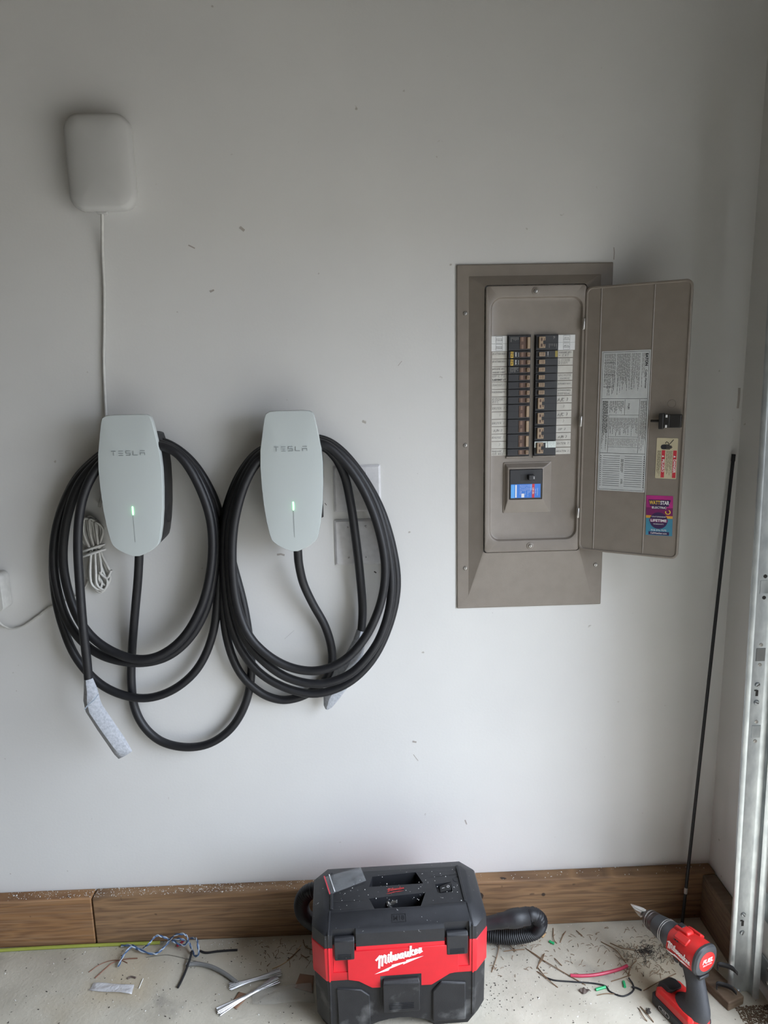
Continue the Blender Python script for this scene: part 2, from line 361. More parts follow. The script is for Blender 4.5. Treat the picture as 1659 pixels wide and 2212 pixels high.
# script wordmark (brush letters) as strokes, unit x-height = 1
SCRIPT = [[(-.45,1.15),(.15,1.75)],[(.1,1.7),(.1,-.55)],[(.12,1.3),(.5,1.72),(.62,1.6),(.62,-.3)],[(.65,1.25),(1.0,1.7),(1.15,1.55),(1.15,.1),(1.35,-.02)],
 [(1.65,1.05),(1.65,.08),(1.82,0)],[(1.66,1.42),(1.72,1.5)],[(2.08,1.85),(2.08,.08),(2.25,0)],
 [(2.5,1.05),(2.52,.08),(2.8,.12),(2.92,.3),(2.92,1.05)],[(2.92,.3),(2.98,.03),(3.2,.1),(3.36,.4),(3.36,1.05)],
 [(4.15,.95),(3.85,1.0),(3.66,.6),(3.72,.08),(3.95,.08),(4.15,.5),(4.18,1.0),(4.16,.08),(4.35,0)],
 [(4.6,1.05),(4.6,.1),(4.85,.05),(5.05,.4),(5.08,1.05),(5.06,.08),(5.25,0)],
 [(5.5,1.85),(5.5,0)],[(5.52,.45),(5.95,1.0)],[(5.6,.5),(5.98,.02),(6.12,.05)],
 [(6.3,.45),(6.62,.62),(6.62,.95),(6.4,1.0),(6.26,.55),(6.4,.03),(6.75,.2)],
 [(7.0,.45),(7.32,.62),(7.32,.95),(7.1,1.0),(6.96,.55),(7.1,.03),(7.5,.25)]]
BOLT = [(-.6,-1.75),(2.6,-.72),(2.45,-.5),(4.95,-.45),(4.7,-.2),(7.9,.0),(4.6,-.72),(4.8,-.98),(2.2,-1.02),(2.45,-1.3)]
BOLT = [(-.7,-1.25),(2.35,-.62),(2.3,-.38),(4.85,-.55),(4.82,-.3),(7.9,-.5),(4.3,-1.02),(4.35,-.78),(1.75,-1.1),(1.8,-1.35)]
def wordmark(mb, fr, x, y, size, w, slope=0.0, h=0.0007, shear=0.0, bolt=True):
    def m(a, b): return fr.p(x+(a+b*shear)*size, y+(b+a*slope)*size, h)
    for i, st in enumerate(SCRIPT): mb.ribbon([m(a, b)+fr.n*(.00006*i) for a, b in st], w, fr.n)
    if bolt: mb.add([m(a, b-.35) for a, b in BOLT], [(0, 1, 9), (1, 8, 9), (1, 2, 3), (1, 3, 7), (1, 7, 8), (3, 4, 5), (3, 5, 6), (3, 6, 7)])

def text_lines(mb, fr, x0, x1, y0, y1, n, w, vertical=False, fill=(0.5, 1.0), rr=random, h=0.0006, broken=True):
    """rows of unreadably small print on a Frame; vertical rows run along y"""
    for i in range(n):
        t = (i+0.5)/n
        if vertical:
            c = x0+(x1-x0)*t; end = y0-(y0-y1)*rr.uniform(*fill); a = y0
            while a > end:
                b = max(end, a-rr.uniform(.003, .012)) if broken else end
                mb.quad(fr.p(c-w/2, a, h), fr.p(c-w/2, b, h), fr.p(c+w/2, b, h), fr.p(c+w/2, a, h)); a = b-.0015
        else:
            c = y0+(y1-y0)*t; end = x0+(x1-x0)*rr.uniform(*fill); a = x0
            while a < end:
                b = min(end, a+rr.uniform(.003, .012)) if broken else end
                mb.quad(fr.p(a, c-w/2, h), fr.p(b, c-w/2, h), fr.p(b, c+w/2, h), fr.p(a, c+w/2, h)); a = b+.0015
def rect(mb, fr, x0, x1, y0, y1, h): mb.quad(fr.p(x0, y0, h), fr.p(x1, y0, h), fr.p(x1, y1, h), fr.p(x0, y1, h))
def screw(parent, c, n, r, name='screw', material=None, slot=True, ang=0.4):
    m = MB().lathe(V(c), V(n), [(-0.002, r), (r*0.25, r), (r*0.55, r*0.75), (r*0.62, r*0.3)], 14)
    o = m.build(name, material or STEELSCREW, parent)
    if slot:
        N = V(n).normalized(); A = N.orthogonal().normalized(); Bv = N.cross(A); D = A*math.cos(ang)+Bv*math.sin(ang)
        MB().box(V(c)+N*r*0.58, (r*1.3, r*0.26, r*0.2), D, N.cross(D), N).build('slot', DARKMETAL, o)
    return o

# ================================================================== THE SETTING
RX0, RY1, RZ = -4.6, -6.6, 2.72
MB().box((( RX0+XR)/2, 0.06, RZ/2), (XR-RX0+0.3, 0.12, RZ)).build('wall_back', WALL, at=(0, 0, 0), kind='structure')
wall_back = bpy.data.objects['wall_back']
m = MB()
m.box((XR+0.06, OP_Y0/2, RZ/2), (0.12, -OP_Y0, RZ))
m.box((XR+0.06, (OP_Y0+OP_Y1)/2, (OP_Z+RZ)/2), (0.12, OP_Y0-OP_Y1, RZ-OP_Z))
m.box((XR+0.06, (OP_Y1+RY1)/2, RZ/2), (0.12, OP_Y1-RY1, RZ))
m.build('wall_right', WALL, at=(XR, 0, 0), kind='structure')
MB().box((RX0-0.06, RY1/2, RZ/2), (0.12, -RY1+0.3, RZ)).build('wall_left', WALLD, at=(RX0, 0, 0), kind='structure')
MB().box(((RX0+XR)/2, RY1-0.06, RZ/2), (XR-RX0+0.3, 0.12, RZ)).build('wall_front', WALLD, at=(0, RY1, 0), kind='structure')
MB().box(((RX0+XR)/2, RY1/2, RZ+0.05), (XR-RX0+0.3, -RY1+0.3, 0.1)).build('ceiling', CEIL, at=(0, 0, RZ), kind='structure')
MB().box(((RX0+XR)/2, RY1/2, -0.05), (XR-RX0+0.24, -RY1+0.24, 0.1)).build('floor', FLOOR, at=(0, 0, 0), kind='structure')
MB().box((XR+0.12+15, -3, -0.08), (30, 50, 0.1)).build('added_driveway', DRIVE, at=(16, -3, -0.13), kind='structure')  # unseen ground, made up to shape the light through the doorway

# added unseen wall outside the far jamb, keeps daylight off the corner
MB().box((XR+0.12+BLOCKER_LEN/2, OP_Y1-0.16, 1.6), (BLOCKER_LEN, 0.2, 3.4)).build('light_blocker', BLOCKER, at=(XR+0.12, OP_Y1-0.16, -0.1), kind='structure')

# treated-pine base boards, one mesh per board
BBH, BBT = 0.143, 0.039
bb = bpy.data.objects.new('baseboard_back', None); COL.objects.link(bb); bb['kind'] = 'structure'; ROOT[bb.name] = V((0, 0, 0))
seam = W(203, 1990, BBT).x
for k, (xa, xb, mt, dy) in enumerate(((-1.6, seam-0.0012, WOOD2, 0.0), (seam+0.0012, XR-0.001, WOOD, 0.002))):
    MB().box(((xa+xb)/2, -(BBT+dy)/2, BBH/2), (xb-xa, BBT+dy, BBH)).build('board', mt, bb, bevel=0.004)
br = bpy.data.objects.new('baseboard_right', None); COL.objects.link(br); br['kind'] = 'structure'; ROOT[br.name] = V((0, 0, 0))
MB().box((XR-BBT/2, -(BBT+0.003)-0.10, BBH/2-0.002), (BBT, 0.20, BBH-0.004)).build('board', WOOD3, br, bevel=0.004)

# scuffs and marks on the wall paint
rs = random.Random(3)
def mark(pts, w, mt=SCUFF):
    MB().ribbon([W(x, y, 0.0006) for x, y in pts], w, V((0, -1, 0))).build('scuff_mark', mt, wall_back, smooth=0)
mark([(408, 530), (414, 533), (420, 536)], 0.003); mark([(520, 492), (526, 497)], 0.006); mark([(600, 1198), (607, 1197), (613, 1199)], 0.005)
mark([(702, 1087), (705, 1091)], 0.0015, DEBRIS); mark([(809, 1235), (812, 1237)], 0.003, DEBRIS)
mark([(1582, 1318), (1583, 1335), (1580, 1352)], 0.004, SCUFF)
mark([(893, 1602), (898, 1603)], 0.005); mark([(893, 1630), (903, 1643)], 0.0016); mark([(1005, 1772), (1008, 1780)], 0.003)
mark([(615, 1380), (635, 1362)], 0.0012, FAINT)
mark([(1597, 840), (1596, 862), (1594, 880)], 0.006, SCUFF)
mark([(860, 790), (868, 780)], 0.0012); mark([(455, 630), (461, 627)], 0.004); mark([(1326, 560), (1327, 545), (1326, 535)], 0.002, SCUFF)

# ================================================================== WALL CHARGERS
def charger(cx, z1, label):
    root = thing('wall_charger', (cx, 0, z1-0.34), label, 'charger', 'wall chargers with coiled cables')
    L = 0.334
    prof = [(0.000, .030), (0.0015, .046), (0.006, .0545), (0.016, .0585), (0.04, .063), (0.09, .0715), (0.125, .0735), (0.17, .0727), (0.22, .0695), (0.26, .0645), (0.29, .0585), (0.303, .0545), (0.309, .050), (0.317, .040), (0.326, .024), (0.3325, .007)]
    def outline(scale, dz=0.0):
        right = [(w*scale, -t) for t, w in prof]; left = [(-w*scale, -t) for t, w in reversed(prof)]
        zc = -0.165
        return [(cx+x, z1+zc+(z-zc)*(1-(1-scale)*0.4)+dz) for x, z in right+left]
    def depth(z):                       # the front leans out a little towards the bottom
        t = (z1-z)/L; return 0.098+0.014*t
    def at(o, d0): return [V((x, -(depth(z)+d0), z)) for x, z in o]
    # black back housing
    hb = MB()
    def shoulder(o): return [(cx+(x-cx)*(1-.10*max(0, (z-(z1-.075))/.075)), min(z, z1-.045+(z-z1)*.1)) for x, z in o]
    o1 = shoulder(outline(0.975)); o2 = shoulder(outline(0.945))
    hb.loft([[V((x, -0.001, z)) for x, z in o2], [V((x, -0.06, z)) for x, z in o1], at(o1, -0.016)])
    hs = hb.build('back_housing', HOUSING, root, bevel=0.002)
    sl = MB(); sl.loft([[V((cx+0.0625, -0.045+0.012*math.cos(a)*1, z1-0.235+0.030*math.sin(a))) for a in [2*math.pi*k/16 for k in range(16)]],
                        [V((cx+0.0672, -0.045+0.011*math.cos(a), z1-0.235+0.028*math.sin(a))) for a in [2*math.pi*k/16 for k in range(16)]]])
    sl.build('side_recess', CABLE, hs)
    # white bowed glass face: rings shrinking to the middle so the face domes gently
    fm = MB(); rings = [at(outline(1.0), -0.016), at(outline(1.0), -0.006), at(outline(0.992), -0.002), at(outline(0.975), 0.0005)]
    for s_, dd in ((0.9, 0.0014), (0.75, 0.0026), (0.55, 0.0036), (0.3, 0.0043), (0.05, 0.0045)):
        rings.append(at([(cx+(x-cx)*s_, (z1-L/2)+(z-(z1-L/2))*s_) for x, z in outline(0.975)], dd))
    fm.loft(rings)
    face = fm.build('faceplate', GLASSWHITE, root, smooth=50)
    def front(x, z, h=0.0006):          # a point just proud of the domed face
        k = max(abs(x-cx)/0.0715, abs(z-(z1-L/2))/(L/2*0.975)); s_ = min(1, k)
        dd = 0.0005+0.0042*(1-s_**2.2); return V((x, -(depth(z)+dd+h), z))
    # wordmark T E S L A in bars
    lm = MB(); s_ = 0.0098; zt = z1-0.088; N = V((0, -1, 0))
    def bar(x0, y0, x1, y1, w=0.0012):
        lm.ribbon([front(x0+(x1-x0)*q/4, y0+(y1-y0)*q/4, 0.0012) for q in range(5)], w, N)
    for i, ch in enumerate('TESLA'):
        x = cx-0.033+i*0.0165-0.0048; h = s_; z0 = zt-h/2; z2 = zt+h/2; zm = zt; w_ = 0.0098
        if ch == 'T': bar(x, z2, x+w_, z2); bar(x+w_/2, z2-0.0018, x+w_/2, z0)
        if ch == 'E': bar(x, z2, x+w_, z2); bar(x, zm, x+w_, zm); bar(x, z0, x+w_, z0)
        if ch == 'S': bar(x+w_, z2, x, z2); bar(x, z2, x, zm); bar(x, zm, x+w_, zm); bar(x+w_, zm, x+w_, z0); bar(x+w_, z0, x, z0)
        if ch == 'L': bar(x, z2, x, z0); bar(x, z0, x+w_, z0)
        if ch == 'A': bar(x, z2, x+w_, z2); bar(x, zm, x+w_, zm); bar(x, zm, x, z0); bar(x+w_, zm, x+w_, z0)
    lm.build('lettering', GREYPRINT, face, smooth=0)
    zl = z1-0.222
    MB().tube([front(cx+0.001, zl+0.0095-0.019*q/6, 0.0004) for q in range(7)], 0.0013, 8).build('indicator_light', LED, face)
    MB().ribbon([front(cx+0.001, zl-0.011-0.064*q/8, 0.0008) for q in range(9)], 0.0007, N).build('groove', GREYPRINT, face, smooth=0)
    g = MB().lathe(V((cx, -0.062, z1-0.312)), V((0, 0, -1)), [(0, 0.017), (0.012, 0.0165), (0.016, 0.0135), (0.024, 0.012)], 18)
    g.build('cable_gland', HOUSING, root)
    return root
CABR = 0.0108
chL = charger(-0.5375, 1.4400, 'white glass wall charger on the left, under the white router box')
chR = charger(-0.1640, 1.4410, 'white glass wall charger on the right, beside the blank wall plates')

def cable(root, pts):
    P = [W(x, y, d) for x, y, d in pts]
    return MB().tube(spline(P, 7), CABR, 12).build('charging_cable', CABLE, root, smooth=60)
# left charger: drop, big lower loop, then three laps over the hook, then the plug end
cable(chL, [
 (301,1192,.062),(298,1250,.050),(291,1330,.034),(285,1410,.018),(284,1470,.016),(290,1525,.016),(312,1570,.02),(350,1602,.024),(403,1614,.028),(455,1605,.028),(500,1572,.026),(530,1520,.022),(543,1455,.016),(539,1385,.014),(526,1305,.014),(505,1225,.014),(486,1150,.016),(462,1075,.020),(425,1010,.024),(380,968,.026),(330,950,.028),(265,955,.03),(215,985,.03),
 (165,1035,.026),(130,1110,.022),(116,1190,.02),(118,1270,.02),(135,1350,.022),(168,1425,.026),(225,1483,.034),(300,1508,.040),(368,1493,.040),(425,1446,.036),(458,1375,.032),(470,1290,.032),(470,1190,.034),(458,1100,.038),(425,1022,.044),(382,976,.048),(330,957,.05),(265,962,.052),(212,992,.052),
 (163,1042,.048),(129,1115,.044),(116,1190,.044),(121,1262,.044),(143,1335,.046),(180,1388,.05),(230,1420,.056),(300,1432,.06),(362,1418,.058),(412,1376,.054),(447,1310,.052),(464,1230,.052),(466,1150,.056),(450,1080,.060),(416,1012,.066),(378,973,.07),(330,957,.072),(265,964,.075),(214,996,.075),
 (172,1045,.068),(146,1115,.064),(136,1190,.062),(142,1255,.062),(164,1325,.066),(198,1375,.072),(245,1408,.078),(300,1424,.082),(352,1412,.080),(400,1372,.076),(437,1305,.074),(456,1225,.074),(458,1150,.074),(444,1085,.078),(412,1016,.084),(376,975,.086),(330,962,.086),(265,972,.086),(220,1000,.088),
 (188,1050,.092),(172,1110,.096),(168,1180,.098),(172,1260,.100),(179,1350,.102),(188,1430,.100),(193,1480,.098),(200,1500,.098)])
# right charger
cable(chR, [
 (643,1186,.062),(646,1220,.055),(656,1262,.044),(676,1305,.034),(702,1352,.026),(716,1400,.022),(716,1440,.02),(702,1470,.018),(676,1492,.018),(640,1508,.02),(602,1511,.022),(560,1494,.024),(518,1452,.026),(493,1390,.026),(481,1310,.026),(476,1220,.026),(482,1130,.030),(504,1055,.034),(533,1003,.036),(566,972,.038),(625,948,.04),(690,948,.04),
 (735,972,.038),(782,1028,.036),(822,1100,.034),(848,1185,.034),(857,1265,.036),(842,1345,.042),(806,1422,.05),(752,1475,.056),(685,1498,.058),(620,1487,.058),(560,1452,.056),(517,1395,.052),(494,1325,.050),(484,1230,.050),(486,1140,.052),(506,1060,.056),(535,1005,.06),(568,974,.062),(625,952,.064),(690,952,.064),
 (733,975,.062),(780,1030,.060),(816,1100,.058),(838,1185,.058),(846,1265,.060),(836,1335,.064),(808,1400,.072),(757,1455,.078),(690,1477,.080),(622,1464,.078),(566,1425,.076),(525,1372,.072),(503,1300,.070),(494,1220,.072),(496,1140,.074),(514,1065,.078),(540,1010,.082),(570,978,.084),(625,957,.086),(690,957,.086),
 (728,980,.084),(772,1035,.082),(806,1105,.080),(827,1180,.080),(832,1245,.082),(820,1310,.086),(790,1375,.092),(745,1425,.098),(690,1448,.100),(632,1443,.098),(578,1415,.096),(535,1368,.092),(511,1300,.090),(502,1220,.092),(505,1140,.092),(522,1065,.092),(546,1012,.09),(574,985,.088),(625,968,.08),(688,962,.07),
 (722,985,.055),(745,1030,.045),(758,1090,.040),(768,1160,.036),(777,1235,.034),(783,1310,.034),(781,1360,.034),(778,1375,.034)])

def sleeve(root, path, prof, label):
    """folded foam wrap around the plug; prof = (half width, half depth) along path, six-sided with a crease"""
    loops = []
    P = [W(*p) for p in path]
    for i, p in enumerate(P):
        t = (P[min(i+1, len(P)-1)]-P[max(i-1, 0)]).normalized(); s_ = V((0, 1, 0)).cross(t).normalized(); n = t.cross(s_).normalized()
        if n.y > 0: n = -n
        a, b = prof[i]; L = []
        for ang, k in ((0, 1), (38, .9), (80, 1.02), (110, .93), (150, .96), (180, 1), (215, .8), (270, .75), (325, .8)):
            L.append(p + s_*a*k*math.cos(math.radians(ang)) + n*b*k*math.sin(math.radians(ang)))
        loops.append(L)
    o = MB().loft(loops).build('foam_sleeve', FOAM, root, smooth=25); o['label'] = label
    return o, P
sl, P = sleeve(chL, [(191,1466,.100),(196,1490,.102),(198,1512,.104),(203,1530,.104),(228,1568,.102),(252,1603,.098),(264,1622,.096),(271,1631,.095)],
       [(.011,.012),(.017,.016),(.0205,.020),(.0225,.021),(.0235,.020),(.0235,.018),(.0225,.012),(.0205,.004)], 'translucent white foam wrap over the plug')
MB().ribbon([W(183,1532,.1275), W(191,1522,.1285), W(203,1512,.129), W(212,1500,.126)], 0.003, V((0, -1, 0))).build('fold', PALEWIRE, sl, smooth=0)
sr_, P = sleeve(chR, [(781,1361,.034),(776,1385,.034),(766,1415,.034),(748,1448,.034),(730,1480,.034),(714,1508,.033),(708,1526,.032),(706,1532,.032)],
       [(.0125,.0125),(.016,.015),(.022,.018),(.0255,.018),(.025,.017),(.020,.012),(.011,.006),(.004,.003)], 'translucent white foam wrap over the plug')

# ================================================================== ROUTER BOX, its cord and adapter
gc = (W(130, 245, .045)+W(293, 455, .045))/2
gx0, gx1, gz0, gz1 = -0.640, -0.490, 1.893, 2.096
gw = thing('router_box', ((gx0+gx1)/2, 0, gz0), 'matt white rounded router box mounted high on the wall', 'router')
def gl(ins, d, r): return [V((x, -(d - 0.16*((x-(gx0+gx1)/2)**2)/0.075*5*(1 if d > .03 else 0)*0.12), z)) for x, z in rrect(gx0+ins, gx1-ins, gz0+ins, gz1-ins, max(r-ins, .004), 7)]
gm = MB(); gm.loft([gl(.010, .001, .034), gl(.006, .012, .034), gl(.0, .030, .036), gl(.0005, .044, .036), gl(.004, .0515, .036), gl(.010, .055, .036), gl(.03, .0575, .04), gl(.06, .0585, .064)])
gb = gm.build('cover', SATINWHITE, gw, smooth=50)
MB().loft([gl(.003, .030, .036), gl(.0008, .032, .036), gl(.003, .034, .036)]).build('edge_band', CORDWHITE, gw)
cp = W(221, 459, .03)
MB().box((cp.x, -.03, gz0-0.002), (.022, .014, .006)).build('cable_port', SATINWHITE, gw, bevel=0.001)

up = [(221,462,.03),(221,500,.016),(222,560,.007),(225,620,.005),(225,700,.005),(224,780,.005),(226,840,.005),(229,900,.006),(232,980,.008),(222,1060,.010),(214,1095,.014)]
cord = MB().tube(spline([W(*p) for p in up], 8), 0.0036, 8).build('power_cord', CORDWHITE, gw, smooth=60)
cord['label'] = 'thin white cord bundled behind the charger'
def bp(u, v, d):     # bundle frame: u across, v along (px), axis leaning
    ax, ay = 203, 1188; tx, ty = 0.17, 0.985
    return W(ax+u*ty+v*tx, ay-u*tx+v*ty, d)
for k in range(9):
    u0 = -16+3.9*k; j = rs.uniform(-3, 3); d0 = 0.013+0.006*(k % 3); vb = 90-5*abs(k-4)+rs.uniform(-6, 8); vt = -74+3*abs(k-4)+rs.uniform(-4, 6); sp = 1.35
    loop = [(u0*.72,-2,d0),(u0*1.15-5,-38,d0+.003),(u0*.95-1,vt,d0+.001),(u0*.8+12,vt+8,d0-.004),(u0*1.1+10,-36,d0-.006),(u0*.72+3,0,d0-.005),(u0*1.25+8,50,d0-.005),(u0*1.0+14,vb-14,d0-.003),(u0*.9+4,vb,d0),(u0*.9-9,vb-14,d0+.003),(u0*1.05-7,46,d0+.003),(u0*.72,2,d0)]
    MB().tube(spline([bp(a+j*.3, b, max(c, .0045)) for a, b, c in loop], 6), 0.0031, 7).build('cord_loop', CORDWHITE, cord, smooth=60)
tie = []
for k in range(14):
    a = 2*math.pi*k/14; tie.append((24*math.cos(a), 0, 0.016+0.0135*math.sin(a)))
tm = MB()
for vv in (-5, 6):
    pts = [bp(a, vv-a*.14, max(c, .003)) for a, b, c in tie]; tm.tube(pts+[pts[0]], 0.0034, 6, caps=False)
tm.build('twist_tie', PAPERW, cord)
low = [(196,1215,.006),(193,1240,.006),(186,1265,.006),(170,1285,.006),(140,1298,.006),(110,1310,.006),(80,1332,.006),(50,1352,.006),(25,1358,.007),(8,1352,.009),(-4,1342,.014),(-12,1328,.018)]
MB().tube(spline([W(*p) for p in low], 8), 0.0028, 8).build('lead_cord', CORDWHITE, cord, smooth=60)
a0 = W(-14, 1292, 0.03)
adm = MB(); pr = rrect(a0.x-.045, W(9, 1300, .04).x, W(5, 1325, .04).z+.006, W(5, 1240, .04).z, .012, 5)
adm.loft([wl(pr, .002), wl(pr, .040), wl([(x*.97+(a0.x-.02)*.03, z*.97+a0.z*.03) for x, z in pr], .046)]); ad = adm.build('power_adapter', CORDWHITE, gw)
MB().lathe(W(-12, 1332, .018)+V((0, 0, -.004)), V((.1, 0, 1)), [(0, .0045), (.02, .0065), (.03, .0065)], 12).build('strain_relief', CORDWHITE, ad)

# ================================================================== BLANK WALL PLATES
def plate(x0, x1, z0, z1, label):
    t = thing('wall_plate', ((x0+x1)/2, 0, z0), label, 'wall plate', 'blank two-gang plates')
    m = MB(); m.loft([wl(rrect(x0, x1, z0, z1, .003, 2), -.002), wl(rrect(x0, x1, z0, z1, .003, 2), .0022), wl(rrect(x0+.005, x1-.005, z0+.005, z1-.005, .003, 2), .0062)]); m.build('cover', WHITEPLATE, t, smooth=20)
    for i, fx in enumerate((.30, .68)):
        for j, fz in enumerate((.17, .84)):
            screw(t, (x0+(x1-x0)*fx, -.0062, z0+(z1-z0)*fz), (0, -1, 0), .0033, material=WHITEPLATE, ang=rs.uniform(0, 3))
plate(-0.0715, 0.0465, 1.181, 1.2985, 'blank white double wall plate, upper one, half behind the cable loops')
plate(-0.0735, 0.0430, 1.0435, 1.1615, 'blank white double wall plate, lower one, half behind the cable loops')

# ================================================================== ELECTRICAL PANEL
px0, px1, pz0, pz1 = 0.2375, 0.6130, 0.9190, 1.7700
pan = thing('breaker_panel', ((px0+px1)/2, 0, pz0), 'taupe electrical breaker panel with its door swung open to the right', 'breaker panel')
DF = 0.030
fx0, fx1, fz0, fz1 = W(1048, 900, DF).x, W(1259, 900, DF).x, W(1150, 1191, DF).z, W(1150, 616, DF).z
ix0, ix1, iz0, iz1 = W(1059, 900, DF).x, W(1252, 900, DF).x, W(1150, 1167, DF).z, W(1150, 641, DF).z
tr = MB()
def R(ax0, ax1, az0, az1, r, d): return wl(rrect(ax0, ax1, az0, az1, r, 6), d)
tr.loft([R(px0, px1, pz0, pz1, .002, -.002), R(px0, px1, pz0, pz1, .002, .004), R(px0+.002, px1-.002, pz0+.002, pz1-.002, .002, .0055),
         R(px0+.029, px1-.029, pz0+.033, pz1-.027, .002, .0065), R(fx0-.002, fx1+.002, fz0-.002, fz1+.002, .008, DF-.004)], False, False)
tr.build('trim_cover', PAINT, pan, smooth=18)
dfm = MB()
dfm.loft([R(fx0, fx1, fz0, fz1, .009, DF-.006), R(fx0, fx1, fz0, fz1, .009, DF-.0005), R(fx0+.002, fx1-.002, fz0+.002, fz1-.002, .009, DF+.001),
          R(ix0-.002, ix1+.002, iz0-.002, iz1+.002, .026, DF+.001), R(ix0, ix1, iz0, iz1, .026, DF), R(ix0+.003, ix1-.003, iz0+.003, iz1-.003, .024, DF-.006), R(ix0+.008, ix1-.008, iz0+.008, iz1-.008, .021, DF-.008)], False, True)
dead = dfm.build('dead_front', PAINT, pan, smooth=30)
DP = DF-0.008                               # depth of the recessed plate
for p, d in (((1157, 629), DF+.001), ((1145, 1179), DF+.001)):
    c = W(*p, d); MB().lathe(c, V((0, -1, 0)), [(0, .009), (.001, .009), (.0015, .0075)], 18).build('washer', PAINT, pan); screw(pan, c+V((0, -.0015, 0)), (0, -1, 0), .0048, ang=.7)
for p in ((1005, 677), (1005, 962), (1005, 1227), (1286, 1220)):
    screw(pan, W(*p, .006), (0, -1, 0), .0052, ang=.5)
# breaker rows
ROWZ, PIT = 1.603, 0.01800
LB0, LB1, RB0, RB1 = 0.3577, 0.4123, 0.4237, 0.4780
LL0, LL1, RL0, RL1 = 0.3185, 0.3565, 0.4792, 0.5175
MB().box(((LB0+LB1)/2, -DP-.0002, (ROWZ+ROWZ-16*PIT)/2), (LB1-LB0+.003, .002, 16*PIT+.004)).build('breaker_opening', DARKMETAL, pan)
MB().box(((RB0+RB1)/2, -DP-.0002, (ROWZ+ROWZ-16*PIT)/2), (RB1-RB0+.003, .002, 16*PIT+.004)).build('breaker_opening', DARKMETAL, pan)
for a, b in ((LB0, LB1), (RB0, RB1)):
    MB().box(((a+b)/2, -DP-.002, ROWZ-16*PIT-.004), (b-a+.003, .004, .005)).build('opening_lip', PAINT, pan, bevel=.001)
BD = DP+0.011
def brk(side, row, rows):
    a, b = (LB0, LB1) if side == 'L' else (RB0, RB1)
    zt, zb = ROWZ-row*PIT-.0006, ROWZ-(row+rows)*PIT+.0006
    m = MB().box(((a+b)/2, -(DP+BD)/2, (zt+zb)/2), (b-a-.001, BD-DP, zt-zb))
    o = m.build('breaker', BREAKER, pan, bevel=.0008)
    fr = Frame((a, -BD, zb), (1, 0, 0), (0, 0, 1)); hgt = zt-zb; w_ = b-a
    if rows == 2:
        g = MB(); rect(g, fr, .0015 if side == 'L' else w_*.38, w_*.62 if side == 'L' else w_-.0015, hgt/2-.0007, hgt/2+.0007, .0003); g.build('split_line', HOUSING, o, smooth=0)
    if side == 'L':
        ch = MB().box((a+w_*.73, -BD, (zt+zb)/2), (w_*.46, .0022, hgt*(.68 if rows == 1 else .80))); ch.build('toggle_channel', BROWN, o)
        MB().box((a+w_*.875, -BD-.003, (zt+zb)/2), (w_*.13, .007, hgt*(.56 if rows == 1 else .76))).build('toggle', TAN, o, bevel=.0008)
        tl = MB()
        for q in range(rows):
            zc = zt-(q+.5)*hgt/rows; tl.box((a+w_*.60, -BD-.0012, zc), (w_*.10, .003, .0098)); tl.box((a+w_*.515, -BD-.0006, zc), (w_*.02, .0026, .0098))
        tl.build('reset_tab', mat('tab_brown', (.24, .145, .10), .5) if 'tab_brown' not in MATS else MATS['tab_brown'], o)
        if rows == 1:
            MB().box((a+w_*.875, -BD-.0068, (zt+zb)/2), (w_*.05, .001, .006)).build('toggle_mark', MATS['tab_brown'], o)
    else:
        if rows == 1:
            MB().box((a+w_*.255, -BD, (zt+zb)/2), (w_*.32, .002, .0135)).build('toggle_channel', HOUSING, o)
            MB().box((a+w_*.26, -BD-.003, (zt+zb)/2), (w_*.27, .007, .0098)).build('toggle', TAN, o, bevel=.0008)
            gm = MB()
            for q in (.20, .27, .33): gm.box((a+w_*q, -BD-.0066, (zt+zb)/2), (w_*.022, .0006, .0072))
            gm.build('toggle_groove', BROWN, o)
        else:
            z0_, z1_ = zb+hgt*.14, zt-hgt*.10
            pts = [(.11, z0_), (.29, z0_), (.40, z0_), (.40, z0_+.0085), (.29, z0_+.0085), (.29, z1_-.0085), (.40, z1_-.0085), (.40, z1_), (.29, z1_), (.11, z1_)]
            mm = MB(); xs = lambda q: a+w_*q
            mm.box((xs(.20), -BD-.003, (z0_+z1_)/2), (w_*.18, .008, z1_-z0_))
            o2 = mm.build('toggle', TAN, o, bevel=.0008)
            m2 = MB()
            for zc in (z0_+.0045, z1_-.0045): m2.box((xs(.345), -BD-.002, zc), (w_*.11, .006, .009))
            m2.build('toggle_foot', TAN, o, bevel=.0006)
            m3 = MB()
            for zc in (z0_+.0065, z1_-.0065): m3.box((xs(.22), -BD-.0072, zc), (w_*.075, .0006, .007)); m3.box((xs(.35), -BD-.0052, zc), (w_*.03, .0006, .0045))
            m3.build('toggle_mark', BROWN, o)
    return o, fr, w_, hgt
